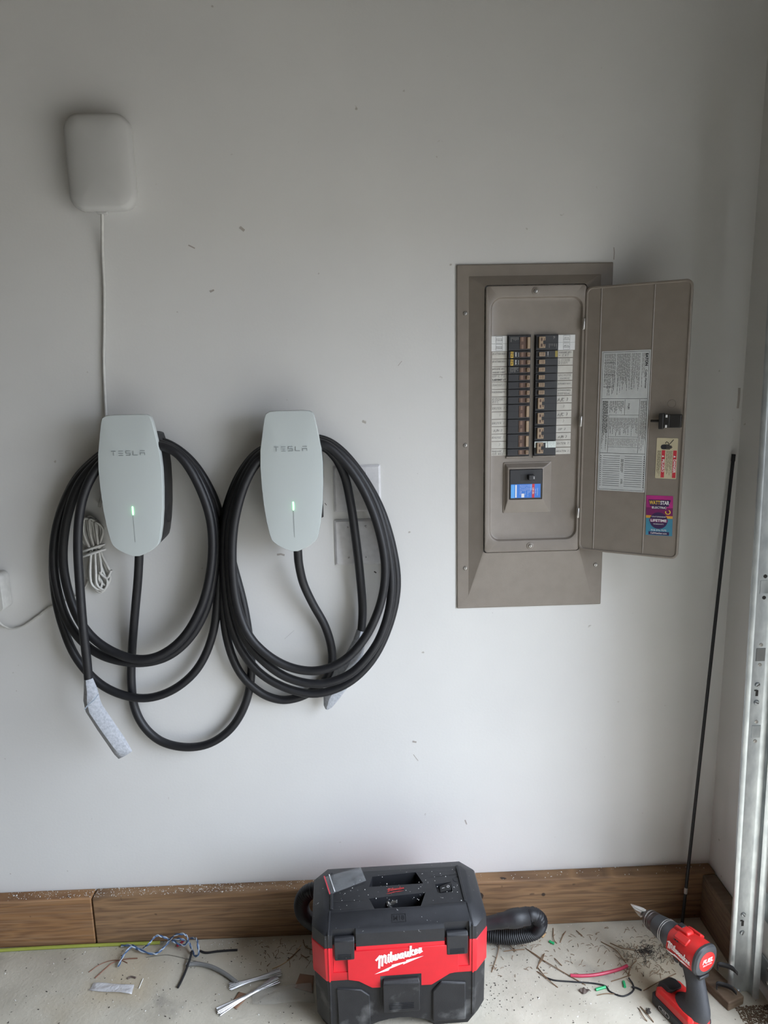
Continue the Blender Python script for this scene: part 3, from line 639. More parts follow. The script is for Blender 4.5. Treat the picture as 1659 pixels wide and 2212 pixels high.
for row, rows in ((0, 2), (2, 1), (3, 1), (4, 1), (5, 1), (6, 1), (7, 1), (8, 1), (9, 2), (11, 2), (13, 2), (15, 1)):
    o, fr, w_, hgt = brk('L', row, rows)
    if row in (2, 3):
        g = MB(); rect(g, fr, w_*.10, w_*.22, hgt*.06, hgt*.94, .0004); g.build('test_button', YEL, o, smooth=0)
        g = MB(); text(g, 'G', Frame(fr.p(w_*.16, hgt*.70), (1, 0, 0), (0, 0, 1)), 0, 0, .0075, .0008, bold=.03); text(g, 'F', Frame(fr.p(w_*.16, hgt*.28), (1, 0, 0), (0, 0, 1)), 0, 0, .0075, .0008, bold=.03); g.build('button_letter', PRINTK, o, smooth=0)
        g = MB()
        for q in (.3, .5, .7): rect(g, fr, w_*.44, w_*.465, hgt*(q-.05), hgt*(q+.05), .0004)
        text_lines(g, fr, w_*.30, w_*.36, hgt*.85, hgt*.15, 2, .0008, True, (.7, 1), rs); g.build('printing', PRINTW, o, smooth=0)
    elif row in (0, 4):
        g = MB(); text_lines(g, fr, w_*.08, w_*.45, hgt*.9, hgt*(.1 if rows == 1 else .55), 6, .0005, True, (.4, 1), rs); g.build('printing', PAPER, o, smooth=0)
for row, rows in ((0, 2), (2, 1), (3, 1), (4, 1), (5, 1), (6, 1), (7, 1), (8, 2), (10, 2), (12, 2), (14, 2)):
    o, fr, w_, hgt = brk('R', row, rows)
    if row == 2:
        g = MB(); rect(g, fr, w_*.86, w_*.97, hgt*.08, hgt*.94, .0004); g.build('test_button', mat('olive_label', (.34, .27, .06), .5), o, smooth=0)
        g = MB(); text_lines(g, fr, w_*.50, w_*.58, hgt*.85, hgt*.15, 1, .001, True, (.9, 1), rs); g.build('printing', PRINTW, o, smooth=0)
    if row == 0:
        g = MB(); text_lines(g, fr, w_*.55, w_*.95, hgt*.42, hgt*.1, 5, .0005, True, (.4, 1), rs); text_lines(g, fr, w_*.75, w_*.85, hgt*.92, hgt*.6, 2, .0005, True, (.4, 1), rs); g.build('printing', PAPER, o, smooth=0)
    if row == 14:
        g = MB(); rect(g, fr, w_*.62, w_-.001, hgt*.52, hgt-.001, .0005); rect(g, fr, w_*.52, w_*.60, hgt*.52, hgt*.86, .0005); rect(g, fr, w_*.02, w_*.60, hgt*.88, hgt-.001, .0005); rect(g, fr, 0.0005, w_*.08, hgt*.54, hgt*.88, .0005)
        g.build('rating_sticker', mat('white_green_sticker', (.78, .84, .80), .45), o, smooth=0)
        g = MB(); text_lines(g, fr, w_*.66, w_*.95, hgt*.94, hgt*.58, 6, .0004, True, (.5, 1), rs); g.build('printing', GREYPRINT, o, smooth=0)
# circuit labels with handwriting
LEFT = [None, None, [('BATHROOM', .52, 1)], [('BATHROOM', .52, 1)], [('DINING RM', .56, 1.2), ('GARAGE LIGHT', .1, 1.2)], [('UP LTS', .55, 1), ('LAUNDRY LT', .1, 2)], [('JACUZZI', .4, 1)], [('MICROWAVE', .5, 1)],
        [('KITCHEN', .5, 1), ('REC', .1, 1)], [('DRYER )', .3, 1)], [('     )', .35, 1)], [('DRYER )', .3, 1)], [(' A/H )', .25, 1.2)], [('RANGE )', .35, 1)], [('     )', .35, 1)], [('GARAGE +', .52, 1.2), ('O/S REC', .08, 1.2)]]
RIGHT = [None, None, [('GARAGE GFI', .58, 1.2), ('+ EXT', .1, 1)], [('LIVING', .5, 1), ('ROOM', .1, 1)], [], [('WASHING', .55, 1), ('  MACHINE', .1, 1)], [('KITCHEN REC', .45, 1)], [('DISHWASHER', .58, 1), ('DISPOSAL', .08, 1)],
         [('A/C )', .2, 1.6)], [('    )', .35, 1)], [('A/C )', .2, 1.6)], [('    )', .35, 1)], [(' UP )', .25, 1.2)], [(' A/H )', .2, 1.4)], [('WATER )', .35, 1)], [('HEATER )', .3, 1)]]
def clabel(a, b, row, lines, wdt):
    zb, zt = ROWZ-(row+1)*PIT+.0009, ROWZ-row*PIT-.0009
    o = MB().box(((a+b)/2, -DP-.0006, (zb+zt)/2), (b-a, .0012, zt-zb)).build('circuit_label', PAPER, pan)
    fr = Frame((a, -DP-.0012, zb), (1, 0, 0), (0, 0, 1))
    if lines:
        g = MB(); thick = MB()
        for s_, fy, wt in lines:
            tgt = (thick if wt >= 2 else g); size = min(.0058 if wt < 1.4 else .0088, (b-a-.004)/(.95*len(s_)))
            handwrite(tgt, s_, fr, .0025, fy*(zt-zb)+.0005, size, .00055*min(wt, 1.7))
        if g.v: g.build('handwriting', PENCIL, o, smooth=0)
        if thick.v: thick.build('marker_handwriting', PRINTK, o, smooth=0)
for i in range(16):
    if LEFT[i] is not None: clabel(LL0+.0008, LL1, i, LEFT[i], 0)
    if RIGHT[i] is not None: clabel(RL0, RL1-.001, i, RIGHT[i], 0)
for i in range(2):
    for side, a, b, word in (('L', LL0-.001, LL1, 'RIGHT EV'), ('R', RL0, RL1+.003, 'LEFT EV')):
        zb, zt = ROWZ-(i+1)*PIT+.0002, ROWZ-i*PIT-.0002
        o = MB().box(((a+b)/2, -DP-.0014, (zb+zt)/2), (b-a, .0012, zt-zb)).build('printed_label', PAPERW, pan, bevel=.0004)
        fr = Frame(((a+b)/2, -DP-.0020, (zb+zt)/2), (1, 0, 0), (0, 0, 1)); g = MB()
        bw, bh = .0078, .0073
        for q in (((-bw, -bh), (bw, -bh)), ((bw, -bh), (bw, bh)), ((bw, bh), (-bw, bh)), ((-bw, bh), (-bw, -bh))): g.ribbon([fr.p(*q[0], .0003), fr.p(*q[1], .0003)], .0004, fr.n)
        text(g, word, fr, 0, .0015, .0034, .0003); text(g, 'CHARGER', fr, 0, -.0020, .0034, .0003); g.build('lettering', PRINTK, o, smooth=0)
# main breaker in its raised bezel
bx0, bx1, bz0, bz1 = W(1086, 1050, DP).x, W(1190, 1050, DP).x, W(1138, 1107, DP).z, W(1138, 997, DP).z
mx0, mx1, mz0, mz1 = W(1101, 1047, DP+.014).x, W(1171, 1047, DP+.014).x, W(1136, 1078, DP+.014).z, W(1136, 1014, DP+.014).z
bz = MB(); bz.loft([R(bx0, bx1, bz0, bz1, .003, DP-.001), R(bx0+.001, bx1-.001, bz0+.001, bz1-.001, .003, DP+.002), R(bx0+.004, bx1-.004, bz0+.004, bz1-.004, .003, DP+.003), R(mx0-.005, mx1+.005, mz0-.005, mz1+.005, .003, DP+.013), R(mx0-.001, mx1+.001, mz0-.001, mz1+.001, .002, DP+.014), R(mx0-.001, mx1+.001, mz0-.001, mz1+.001, .002, DP+.006)], True, True)
bz.build('main_breaker_bezel', PAINT, pan, smooth=18)
mbk = MB().box(((mx0+mx1)/2, -DP-.010, (mz0+mz1)/2), (mx1-mx0, .010, mz1-mz0)).build('main_breaker', BREAKER, pan, bevel=.001)
fr = Frame((mx0, -DP-.0152, mz0), (1, 0, 0), (0, 0, 1)); mw, mh = mx1-mx0, mz1-mz0
g = MB(); rect(g, fr, mw*.33, mw*.72, mh*.64, mh*.84, .0002); g.build('switch_slot', HOUSING, mbk, smooth=0)
MB().box(fr.p(mw*.64, mh*.74, .005), (mw*.19, .014, mh*.19)).build('switch_lever', BREAKER, mbk, bevel=.002)
g = MB(); text(g, '200', Frame(fr.p(mw*.705, mh*.74), (0, 0, -1), (1, 0, 0)), 0, 0, .0045, .0122); g.build('switch_number', PRINTW, mbk, smooth=0)
g = MB(); rect(g, fr, mw*.035, mw*.95, mh*.045, mh*.51, .0003); g.build('rating_label', BLUEL, mbk, smooth=0)
g = MB(); rect(g, fr, mw*.035, mw*.15, mh*.045, mh*.49, .0005); rect(g, fr, mw*.64, mw*.70, mh*.3, mh*.5, .0004); g.build('light_blue_band', BLUEL2, mbk, smooth=0)
g = MB(); rect(g, fr, mw*.685, mw*.765, mh*.045, mh*.51, .0005); g.build('red_band', SREDL, mbk, smooth=0)
g = MB(); f2 = Frame(fr.p(mw*.72, mh*.28), (0, 0, -1), (1, 0, 0)); text(g, 'CSR 25k', f2, 0, 0, .0046, .0008, bold=.02)
f2 = Frame(fr.p(mw*.87, mh*.28), (0, 0, -1), (1, 0, 0)); text(g, 'Cutler-Hammer', f2, .003, -.001, .0030, .0006); text(g, 'Type CSR', f2, .001, -.006, .0028, .0006)
text_lines(g, fr, mw*.30, mw*.66, mh*.49, mh*.08, 9, .0005, True, (.5, 1), rs)
rect(g, fr, mw*.17, mw*.215, mh*.06, mh*.49, .0005); rect(g, fr, mw*.36, mw*.45, mh*.06, mh*.19, .0006)
g.build('label_printing', PRINTW, mbk, smooth=0)

# open door
hz1, hz0 = 1.711, 1.074
HX, HY = 0.540, -0.033; EX, EY = 0.739, -0.157
de = V((EX-HX, EY-HY, 0)); DWID = de.length; de.normalize(); dn = V((de.y, -de.x, 0))
if dn.y > 0: dn = -dn
door_fr = Frame((HX, HY, 0), de, (0, 0, 1))
if door_fr.n.y > 0: door_fr.n = -door_fr.n
def DRP(px, py):       # pixel -> (u, z) on the door's inner face
    p = onplane(px, py, V((HX, HY, 0)), dn); q = p-V((HX, HY, 0)); return q.dot(de), q.z
def dl(u0, u1, z0, z1, r, h): return [door_fr.p(a, b, h) for a, b in rrect(u0, u1, z0, z1, r, 6)]
dm = MB(); dm.loft([dl(0, DWID, hz0, hz1, .014, -.013), dl(0, DWID, hz0, hz1, .014, -.001), dl(.0015, DWID-.0015, hz0+.0015, hz1-.0015, .014, 0), dl(.004, DWID-.004, hz0+.004, hz1-.004, .012, 0), dl(.0055, DWID-.0055, hz0+.0055, hz1-.0055, .011, -.0025)])
door = dm.build('door', PAINT, pan, smooth=25)
for u in (DRP(1290, 900)[0], DRP(1401, 900)[0]):
    MB().add([door_fr.p(u-.0016, hz0+.006, -.0024), door_fr.p(u, hz0+.006, -.0012), door_fr.p(u+.0016, hz0+.006, -.0024), door_fr.p(u-.0016, hz1-.006, -.0024), door_fr.p(u, hz1-.006, -.0012), door_fr.p(u+.0016, hz1-.006, -.0024)], [(0, 1, 4, 3), (1, 2, 5, 4), (0, 2, 1), (3, 4, 5)]).build('fold_ridge', PAINT, door, smooth=0)
for py in (700, 910, 1107):
    z = W(1256, py, DF+.005).z
    MB().lathe(V((HX-.004, HY-.004, z-.0125)), V((0, 0, 1)), [(0, .0032), (.001, .0038), (.024, .0038), (.025, .0032)], 12).build('hinge', STEELSCREW, pan)
# latch
lu, lz = DRP(1441, 909); FH = -.0022
lat = MB(); lat.box(door_fr.p(lu-.004, lz, .008), (.024, .030, .018), de, V((0, 0, 1)), dn); lat.box(door_fr.p(lu+.019, lz, .007), (.026, .030, .015), de, V((0, 0, 1)), dn); lat.box(door_fr.p(lu-.024, lz, .008), (.022, .006, .005), de, V((0, 0, 1)), dn); lat.box(door_fr.p(lu-.010, lz, .012), (.010, .036, .020), de, V((0, 0, 1)), dn)
lt = lat.build('latch', DARKMETAL, pan, bevel=.0015)
for sgn in (-1, 1): MB().box(door_fr.p(lu+.001, lz+sgn*.0115, .0178), (.004, .006, .0006), de, V((0, 0, 1)), dn).build('latch_pin', PRINTW, lt)
ru, rz_ = DRP(1451, 872); MB().tube([door_fr.p(ru+.009*math.cos(a), rz_+.009*math.sin(a), -.0022) for a in [2*math.pi*k/20 for k in range(21)]], .0005, 5).build('knockout_ring', PAINT, door)
# instruction sheet (printing turned on its side)
def sheet_frame(tl, tr, bl):
    a = DRP(*tl); b = DRP(*tr); c = DRP(*bl); o = door_fr.p(a[0], a[1], FH); r = door_fr.p(b[0], b[1], FH)-o; u = o-door_fr.p(c[0], c[1], FH)
    r_ = r.normalized(); u2 = (u-r_*u.dot(r_)).normalized(); f_ = Frame(o, r_, u2)
    f_.w = r.length; f_.h = u.dot(u2)
    if f_.n.y > 0: f_.n = -f_.n
    return f_
sf = sheet_frame((1300, 759), (1406, 755), (1284, 1058))
sh = MB().prism([sf.p(0, -sf.h), sf.p(sf.w, -sf.h), sf.p(sf.w, 0), sf.p(0, 0)], sf.n*.0004).build('instruction_sheet', SHEET, pan, smooth=0)
g = MB(); w_, h_ = sf.w, sf.h; mg = .003
hl = lambda y, x0=mg, x1=None, t=.0007: rect(g, sf, x0, (x1 or w_-mg), -y-t/2, -y+t/2, .0007)
vl = lambda x, y0, y1, t=.0006: rect(g, sf, x-t/2, x+t/2, -y1, -y0, .0007)
for y in (mg, h_*.335, h_*.725, h_-mg): hl(y)
vl(mg, mg, h_-mg); vl(w_-mg, mg, h_-mg)
for c0, c1, n in ((.06, .30, 13), (.32, .60, 16), (.62, .80, 9), (.83, .90, 3)):
    text_lines(g, sf, w_*c0, w_*c1, -h_*.02, -h_*.325, n, .0006, True, (.45, 1), rs, .0007)
text_lines(g, sf, w_*.05, w_*.17, -h_*.35, -h_*.71, 10, .0006, True, (.6, 1), rs, .0007)
text_lines(g, sf, w_*.20, w_*.50, -h_*.35, -h_*.45, 16, .0006, True, (.4, 1), rs, .0007)
text_lines(g, sf, w_*.20, w_*.80, -h_*.47, -h_*.60, 26, .0006, True, (.4, 1), rs, .0007)
text_lines(g, sf, w_*.20, w_*.80, -h_*.615, -h_*.675, 24, .0005, True, (.9, 1), rs, .0007)
text_lines(g, sf, w_*.84, w_*.97, -h_*.35, -h_*.70, 7, .0006, True, (.5, 1), rs, .0007)
for q in (.45, .605, .68): hl(h_*q, w_*.19, w_*.82, .0005)
vl(w_*.19, h_*.45, h_*.72); vl(w_*.82, h_*.34, h_*.72); vl(w_*.52, h_*.34, h_*.45)
for x in (.08, .165, .25): rect(g, sf, w_*.06, w_*.28, -h_*(x+.002), -h_*x, .0008)
for i in range(15):
    y = h_*(.745+.0155*i); hl(y, w_*.10, w_*.46, .0007); hl(y, w_*.56, w_*.92, .0007); rect(g, sf, w_*.045, w_*.06, -y-.001, -y+.001, .0007); rect(g, sf, w_*.955, w_*.97, -y-.001, -y+.001, .0007)
text_lines(g, sf, w_*.48, w_*.54, -h_*.765, -h_*.88, 3, .0007, True, (.7, 1), rs, .0007); text_lines(g, sf, w_*.49, w_*.53, -h_*.91, -h_*.95, 2, .0007, True, (.8, 1), rs, .0007)
tf = Frame(sf.p(w_*.925, -h_*.072), -sf.u, sf.r); tf.n = sf.n
text(g, 'EATON', tf, -.002, 0, .0078, .0008, bold=.05, sx=1.1)
tf = Frame(sf.p(w_*.925, -h_*.20), -sf.u, sf.r); tf.n = sf.n
text(g, 'Cutler-Hammer', tf, 0, 0, .0066, .0008, bold=.01)
tf = Frame(sf.p(w_*.60, -h_*.39), -sf.u, sf.r); tf.n = sf.n; text(g, 'F4281', tf, 0, 0, .006, .0008)
g.build('printing', PRINTK, sh, smooth=0)
# danger sticker
sf = sheet_frame((1419, 946), (1465, 947), (1414, 1033)); w_, h_ = sf.w, sf.h
st = MB().prism([sf.p(a, b) for a, b in rrect(0, w_, -h_, 0, .002, 3)], sf.n*.0004).build('danger_sticker', CREAM, pan, smooth=0)
st['label'] = 'cream danger sticker with red bands and a hand symbol'
g = MB()
for x0, x1 in ((.80, .965), (.26, .42)): rect(g, sf, w_*x0, w_*x1, -h_*.975, -h_*.30, .0007)
g.build('red_band', SREDL, st, smooth=0)
g = MB(); k = MB()
for xc, word in ((.885, 'DANGER'), (.342, 'PELIGRO')):
    tf = Frame(sf.p(w_*xc, -h_*.66), -sf.u, sf.r); tf.n = sf.n; text(g, word, tf, .002, 0, .0078, .0010, bold=.02)
    tri = [sf.p(w_*(xc-.05), -h_*.425, .001), sf.p(w_*(xc-.05), -h_*.475, .001), sf.p(w_*(xc+.06), -h_*.45, .001)]; g.add(tri, [(0, 1, 2)])
g.build('white_lettering', PRINTW, st, smooth=0)
text_lines(k, sf, w_*.47, w_*.77, -h_*.31, -h_*.96, 7, .0006, True, (.6, 1), rs, .0007); text_lines(k, sf, w_*.05, w_*.23, -h_*.31, -h_*.96, 5, .0006, True, (.6, 1), rs, .0007)
k.ribbon([sf.p(w_*a, -h_*b, .0008) for a, b in ((.42, .13), (.46, .09), (.52, .10), (.58, .15), (.64, .13), (.78, .04))], .0016, sf.n)
hx, hy = .30, .215
k.add([sf.p(w_*a, -h_*b, .0008) for a, b in ((.20, .20), (.24, .17), (.36, .155), (.46, .175), (.46, .265), (.36, .28), (.24, .27), (.20, .235))], [tuple(range(8))])
for i, (yy, e) in enumerate(((.165, .60), (.19, .70), (.215, .73), (.24, .70), (.265, .63))): k.ribbon([sf.p(w_*.40, -h_*yy, .0008), sf.p(w_*e, -h_*(yy+.003), .0008)], .0019, sf.n)
k.build('black_print', PRINTK, st, smooth=0)
# contractor sticker
sf = sheet_frame((1396, 1070), (1454, 1072), (1390, 1155)); w_, h_ = sf.w, sf.h
st = MB().prism([sf.p(0, -h_), sf.p(w_, -h_), sf.p(w_, 0), sf.p(0, 0)], sf.n*.0004).build('contractor_sticker', MAG, pan, smooth=0)
st['label'] = 'magenta and teal contractor sticker'
g = MB(); rect(g, sf, 0, w_, -h_, -h_*.56, .0006); g.build('teal_field', TEAL, st, smooth=0)
g = MB(); rect(g, sf, 0, w_, -h_*.565, -h_*.50, .0007); g.build('orange_band', ORNG, st, smooth=0)
g = MB(); rect(g, sf, 0, w_, -h_*.50, -h_*.30, .0005); g.build('plum_field', PLUM, st, smooth=0)
g = MB(); cxs, cys, rr_ = w_*.48, -h_*.625, w_*.335
g.add([sf.p(cxs+rr_*math.cos(a), cys+rr_*math.sin(a), .0009) for a in [2*math.pi*q/28 for q in range(28)]], [tuple(range(28))])
g.add([sf.p(w_*a, -h_*b, .0009) for a, b in ((.08, .105), (.92, .105), (.84, .27), (.76, .27), (.72, .335), (.27, .335), (.24, .27), (.15, .27))], [tuple(range(8))])
rect(g, sf, w_*.11, w_*.88, -h_*.985, -h_*.905, .0009); g.build('purple_badge', PURP, st, smooth=0)
g = MB(); g.add([sf.p(w_*a, -h_*b, .0012) for a, b in ((.12, .625), (.18, .585), (.78, .585), (.84, .625), (.78, .665), (.18, .665))], [tuple(range(6))]); g.build('badge_ribbon', PLUM, st, smooth=0)
g = MB(); text(g, 'STAR', sf, w_*.535, -h_*.18, .0125, .0012, 'LEFT', bold=.03, sx=.66); text(g, 'ELECTRIC', sf, w_*.49, -h_*.30, .0068, .0012, bold=.02, sx=1.1)
text(g, 'LIFETIME', sf, w_*.48, -h_*.625, .0085, .0015, bold=.03, sx=1.1); text(g, '910-376-7575', sf, w_*.49, -h_*.87, .0062, .0012, sx=1.0); text(g, 'CallWattStar.com', sf, w_*.49, -h_*.945, .0055, .0012, bold=.01, sx=.92)
text(g, 'CRAFTSMANSHIP', sf, w_*.48, -h_*.53, .0042, .0012); text(g, 'WARRANTY', sf, w_*.48, -h_*.715, .0042, .0012); g.build('white_lettering', PRINTW, st, smooth=0)
g = MB(); text(g, 'WATT', sf, w_*.525, -h_*.18, .0125, .0012, 'RIGHT', bold=.03, sx=.66)
g.ribbon([sf.p(w_*(.82+.085*math.cos(a)), -h_*(.405+.05*math.sin(a)), .0012) for a in [math.radians(q) for q in range(-60, 220, 20)]], .0022, sf.n); g.build('yellow_lettering', YEL, st, smooth=0)

# ================================================================== ROD IN THE CORNER
ra = W(1585, 986, .010); rb = F(1473, 1999, 0.004)
ra = V((0.934, -.012, W(1585, 986, .010).z)); 
rod = thing('fibreglass_rod', rb, 'thin black rod leaning in the corner beside the door track', 'rod')
rp = [rb.lerp(ra, k/24) for k in range(25)]
MB().tube(rp, [.0042]*25, 10).build('shaft', CABLE, rod, smooth=60)
MB().tube([ra-(ra-rb).normalized()*.012, ra+(ra-rb).normalized()*.006], .0050, 10).build('ferrule', HOUSING, rod)
q0, q1 = rb.lerp(ra, .075), rb.lerp(ra, .088); MB().tube([q0, q0.lerp(q1, .5), q1], [.0046, .0049, .0045], 10).build('paint_smear', SCUFF, rod)

# ================================================================== GARAGE DOOR TRACK
trk = thing('door_track', (0.872, -.285, 0), 'galvanised steel garage door track standing at the right edge', 'door track')
def tp(x, y, z):      # the track leans away from the door wall as it rises
    return V((0.869+x-0.0205*z, -.283+y-.002*z, z))
secs = [(.006, -.013), (.002, -.0125), (-.001, -.0095), (-.001, -.005), (.003, -.001), (.009, 0), (.042, 0), (.049, -.002), (.0535, -.007), (.0545, -.014), (.052, -.020), (.058, -.024), (.066, -.024)]
inn = [(x*0.955+.0012, y+.0017) for x, y in secs]
m = MB(); zs = [0.0, .5, 1.0, 1.5, 2.05]
def off(ps, t):
    out = []
    for i, (x, y) in enumerate(ps):
        a = ps[max(0, i-1)]; b = ps[min(len(ps)-1, i+1)]; dx, dy = b[0]-a[0], b[1]-a[1]; l = math.hypot(dx, dy); out.append((x-dy/l*t, y+dx/l*t))
    return out
sec = secs+list(reversed(off(secs, .0018)))
m.loft([[tp(x, y, z) for x, y in sec] for z in zs]); m.build('channel', ZINC, trk, smooth=40)
zpx = lambda py: onplane(1612, py, V((0, -.285, 0)), V((0, 1, 0))).z
def tsl(py, dx, w, h, name='slot', mt=DARKMETAL):
    MB().box(tp(.028+dx, -.0006, zpx(py)), (w, .0012, h)).build(name, mt, trk)
for py in (1480, 1518, 1976, 2015, 2142, 2176):
    b = tp(.028, 0, zpx(py)); screw(trk, b, (0, -1, 0), .0062, 'bolt', ZINC, True, rs.uniform(0, 3))
for py in (1498, 1995, 2158): tsl(py, 0, .0055, .014); tsl(py-6, -.003, .006, .003)
for py in (1246, 1292, 1394, 1437, 1560, 1602): MB().lathe(tp(.031, -.0002, zpx(py)), V((0, -1, 0)), [(0, .0042), (.0008, .0042), (.001, .003)], 12).build('rivet', DARKMETAL if py < 1300 else STEELSCREW, trk)
for py, mt in ((1269, ZINC), (1415, GREYCORD), (1581, ZINC)):
    MB().box(tp(.031, -.0008, zpx(py)), (.020, .0016, .030)).build('seam_plate', mt, trk)
tsl(1269, .006, .003, .009); tsl(1581, .004, .003, .010)
# angle brackets to the wall
for zc, hh in ((.235, .075), (.070, .070)):
    b0 = tp(.030, .003, zc)
    m = MB(); m.box(((b0.x+XR-.002)/2, b0.y+.0015, zc), (XR-.002-b0.x, .003, hh)); m.box((XR-.0035, b0.y-.03, zc), (.003, .062, hh)); m.build('angle_bracket', ZINC, trk, bevel=.001)
    for dz in (-.018, .018): screw(trk, (XR-.005, b0.y-.035, zc+dz), (-1, 0, 0), .005, 'bolt', STEELSCREW)
for py in (2092, 2134):
    z = onplane(1560, py, V((0, -.31, 0)), V((0, 1, 0))).z
    pts = []
    c0 = tp(-.006, -.028, z)
    for k in range(13):
        t = k/12; a = math.radians(200-230*t)
        pts.append(c0+V((-.026+.012*math.cos(a)+.026*max(0, t-.55)*2, .011*math.sin(a)-.012*max(0, t-.55), .005-.004*t-.022*max(0, t-.8))))
    m = MB(); n_ = len(pts)
    m.add([p+V((0, 0, .0065 if i < n_-2 else .003)) for i, p in enumerate(pts)]+[p-V((0, 0, .0065)) for p in pts], [(i, i+1, n_+i+1, n_+i) for i in range(n_-1)])
    o = m.build('black_strap_hook', CABLE, trk, solid=.0012, smooth=80)
# wooden sill block at the foot of the track
b = F(1540, 2150, .02)
blk = MB().box((.833, -.235, .012), (.050, .20, .024), V((.94, .34, 0)), V((-.34, .94, 0))).build('wood_block', WOOD3, bevel=.003)
tag(blk, 'dusty flat wood offcut lying at the foot of the door track', 'wood block')

# ================================================================== WET/DRY VACUUM
va = math.radians(1.6); VX = V((math.cos(va), math.sin(va), 0)); VY = V((-math.sin(va), math.cos(va), 0)); VO = V((0.058, -0.232, 0))
vac = thing('wet_dry_vacuum', VO, 'red and black boxy wet and dry vacuum standing on the floor', 'vacuum')
def vp(u, v, z): return VO+VX*u+VY*v+V((0, 0, z))
def octo(hw, hf, hb, cx, cy, z): # chamfered plan outline
    return [vp(u, v, z) for u, v in ((-hw+cx, -hf), (hw-cx, -hf), (hw, -hf+cy), (hw, hb-cy), (hw-cx, hb), (-hw+cx, hb), (-hw, hb-cy), (-hw, -hf+cy))]
FV = -0.113                               # front face of the body
def vfront(px, py, off=0.0):              # pixel on the front face -> (u, z)
    p = onplane(px, py, vp(0, FV-off, 0), VY); q = p-VO; return q.dot(VX), q.z
ZT, ZR0, ZR1, ZB, ZTOP = 0.150, 0.148, 0.2365, 0.272, 0.290
tank = MB(); tank.loft([octo(.186, .104, .094, .030, .030, .0), octo(.200, .1115, .102, .030, .035, .030), octo(.201, .1125, .104, .030, .035, .11), octo(.202, .1125, .104, .030, .035, .153)])
tk = tank.build('tank', BLKD, vac, smooth=0)
arch = []                                  # raised floor arch under the middle of the tank
for k in range(11):
    a = math.pi*k/10; arch.append(vp(-.005+.085*math.cos(a), -.2, -.01+.045*math.sin(a)))
boolean_cut(tk, [MB().prism(arch, VY*.5)])
for a, b in ((-.150, -.075), (.070, .150)):            # raised pads on the tank front
    MB().prism([vp(a, FV+.004, .02), vp(b, FV+.004, .02), vp(b, FV+.004, .105), vp(b-.02 if a < 0 else b, FV+.004, .122), vp(a+(.02 if a > 0 else 0), FV+.004, .128), vp(a, FV+.004, .105 if a > 0 else .128)], VY*-.008).build('tank_pad', BLKD, vac, bevel=.004)
# red band with its dropped middle
red = MB(); red.loft([octo(.2025, .1135, .1045, .030, .035, ZR0), octo(.205, .1150, .106, .030, .035, ZR0+.004), octo(.206, .1155, .106, .030, .035, ZR1-.003), octo(.204, .1145, .105, .030, .035, ZR1)])
rb_ = red.build('red_band', RED, vac, smooth=0, bevel=.0012)
pl = [vfront(*p) for p in ((752, 2114), (775, 2117), (804, 2131), (932, 2124), (971, 2100), (990, 2096))]
drop = MB(); drop.prism([vp(u, FV+.012, z+.0) for u, z in pl]+[vp(pl[-1][0], FV+.012, ZR1-.01), vp(pl[0][0], FV+.012, ZR1-.01)], VY*-.0165); drop.build('red_apron', RED, vac, bevel=.0012)
# black motor head with carry-handle pockets
hd = MB(); hd.loft([octo(.2045, .1145, .1055, .030, .035, ZR1-.001), octo(.204, .1135, .105, .030, .035, ZB-.004), octo(.200, .108, .102, .030, .034, ZB+.002), octo(.1785, .070, .066, .010, .018, ZTOP-.0015), octo(.176, .068, .064, .010, .018, ZTOP)])
head = hd.build('motor_head', BLK, vac, smooth=0)
cut = []
def top_poly(pxs, z=ZTOP): return [F(x, y, z) for x, y in pxs]
for pxs in (((804, 1894), (898, 1884), (914, 1908), (797, 1916)), ((797, 1941), (919, 1928), (909, 1957), (809, 1963))):
    P = top_poly(pxs); c = sum(P, V((0, 0, 0)))/4
    cut.append(MB().loft([[p+V((0, 0, -.05)) for p in P], [p+V((0, 0, .01)) for p in P]]))
P = top_poly(((940, 1910), (974, 1905), (977, 1926), (945, 1930))); cut.append(MB().loft([[p+V((0, 0, -.010)) for p in P], [p+V((0, 0, .01)) for p in P]]))
LATCH = []
for (x0, x1, yt, yb) in ((716, 771, 1993, 2100), (960, 1014, 1981, 2087)):
    u0, z1_ = vfront(x0, yt); u1, z0_ = vfront(x1, yb); LATCH.append((u0, u1, z0_, z1_))
    cut.append(MB().box(vp((u0+u1)/2, FV-.004, (z0_+z1_)/2), (u1-u0, .026, z1_-z0_), VX, VY))
boolean_cut(head, cut)
boolean_cut(rb_, [MB().box(vp((u0+u1)/2, FV-.004, (z0_+z1_)/2+.004), (u1-u0, .022, z1_-z0_), VX, VY) for u0, u1, z0_, z1_ in LATCH])
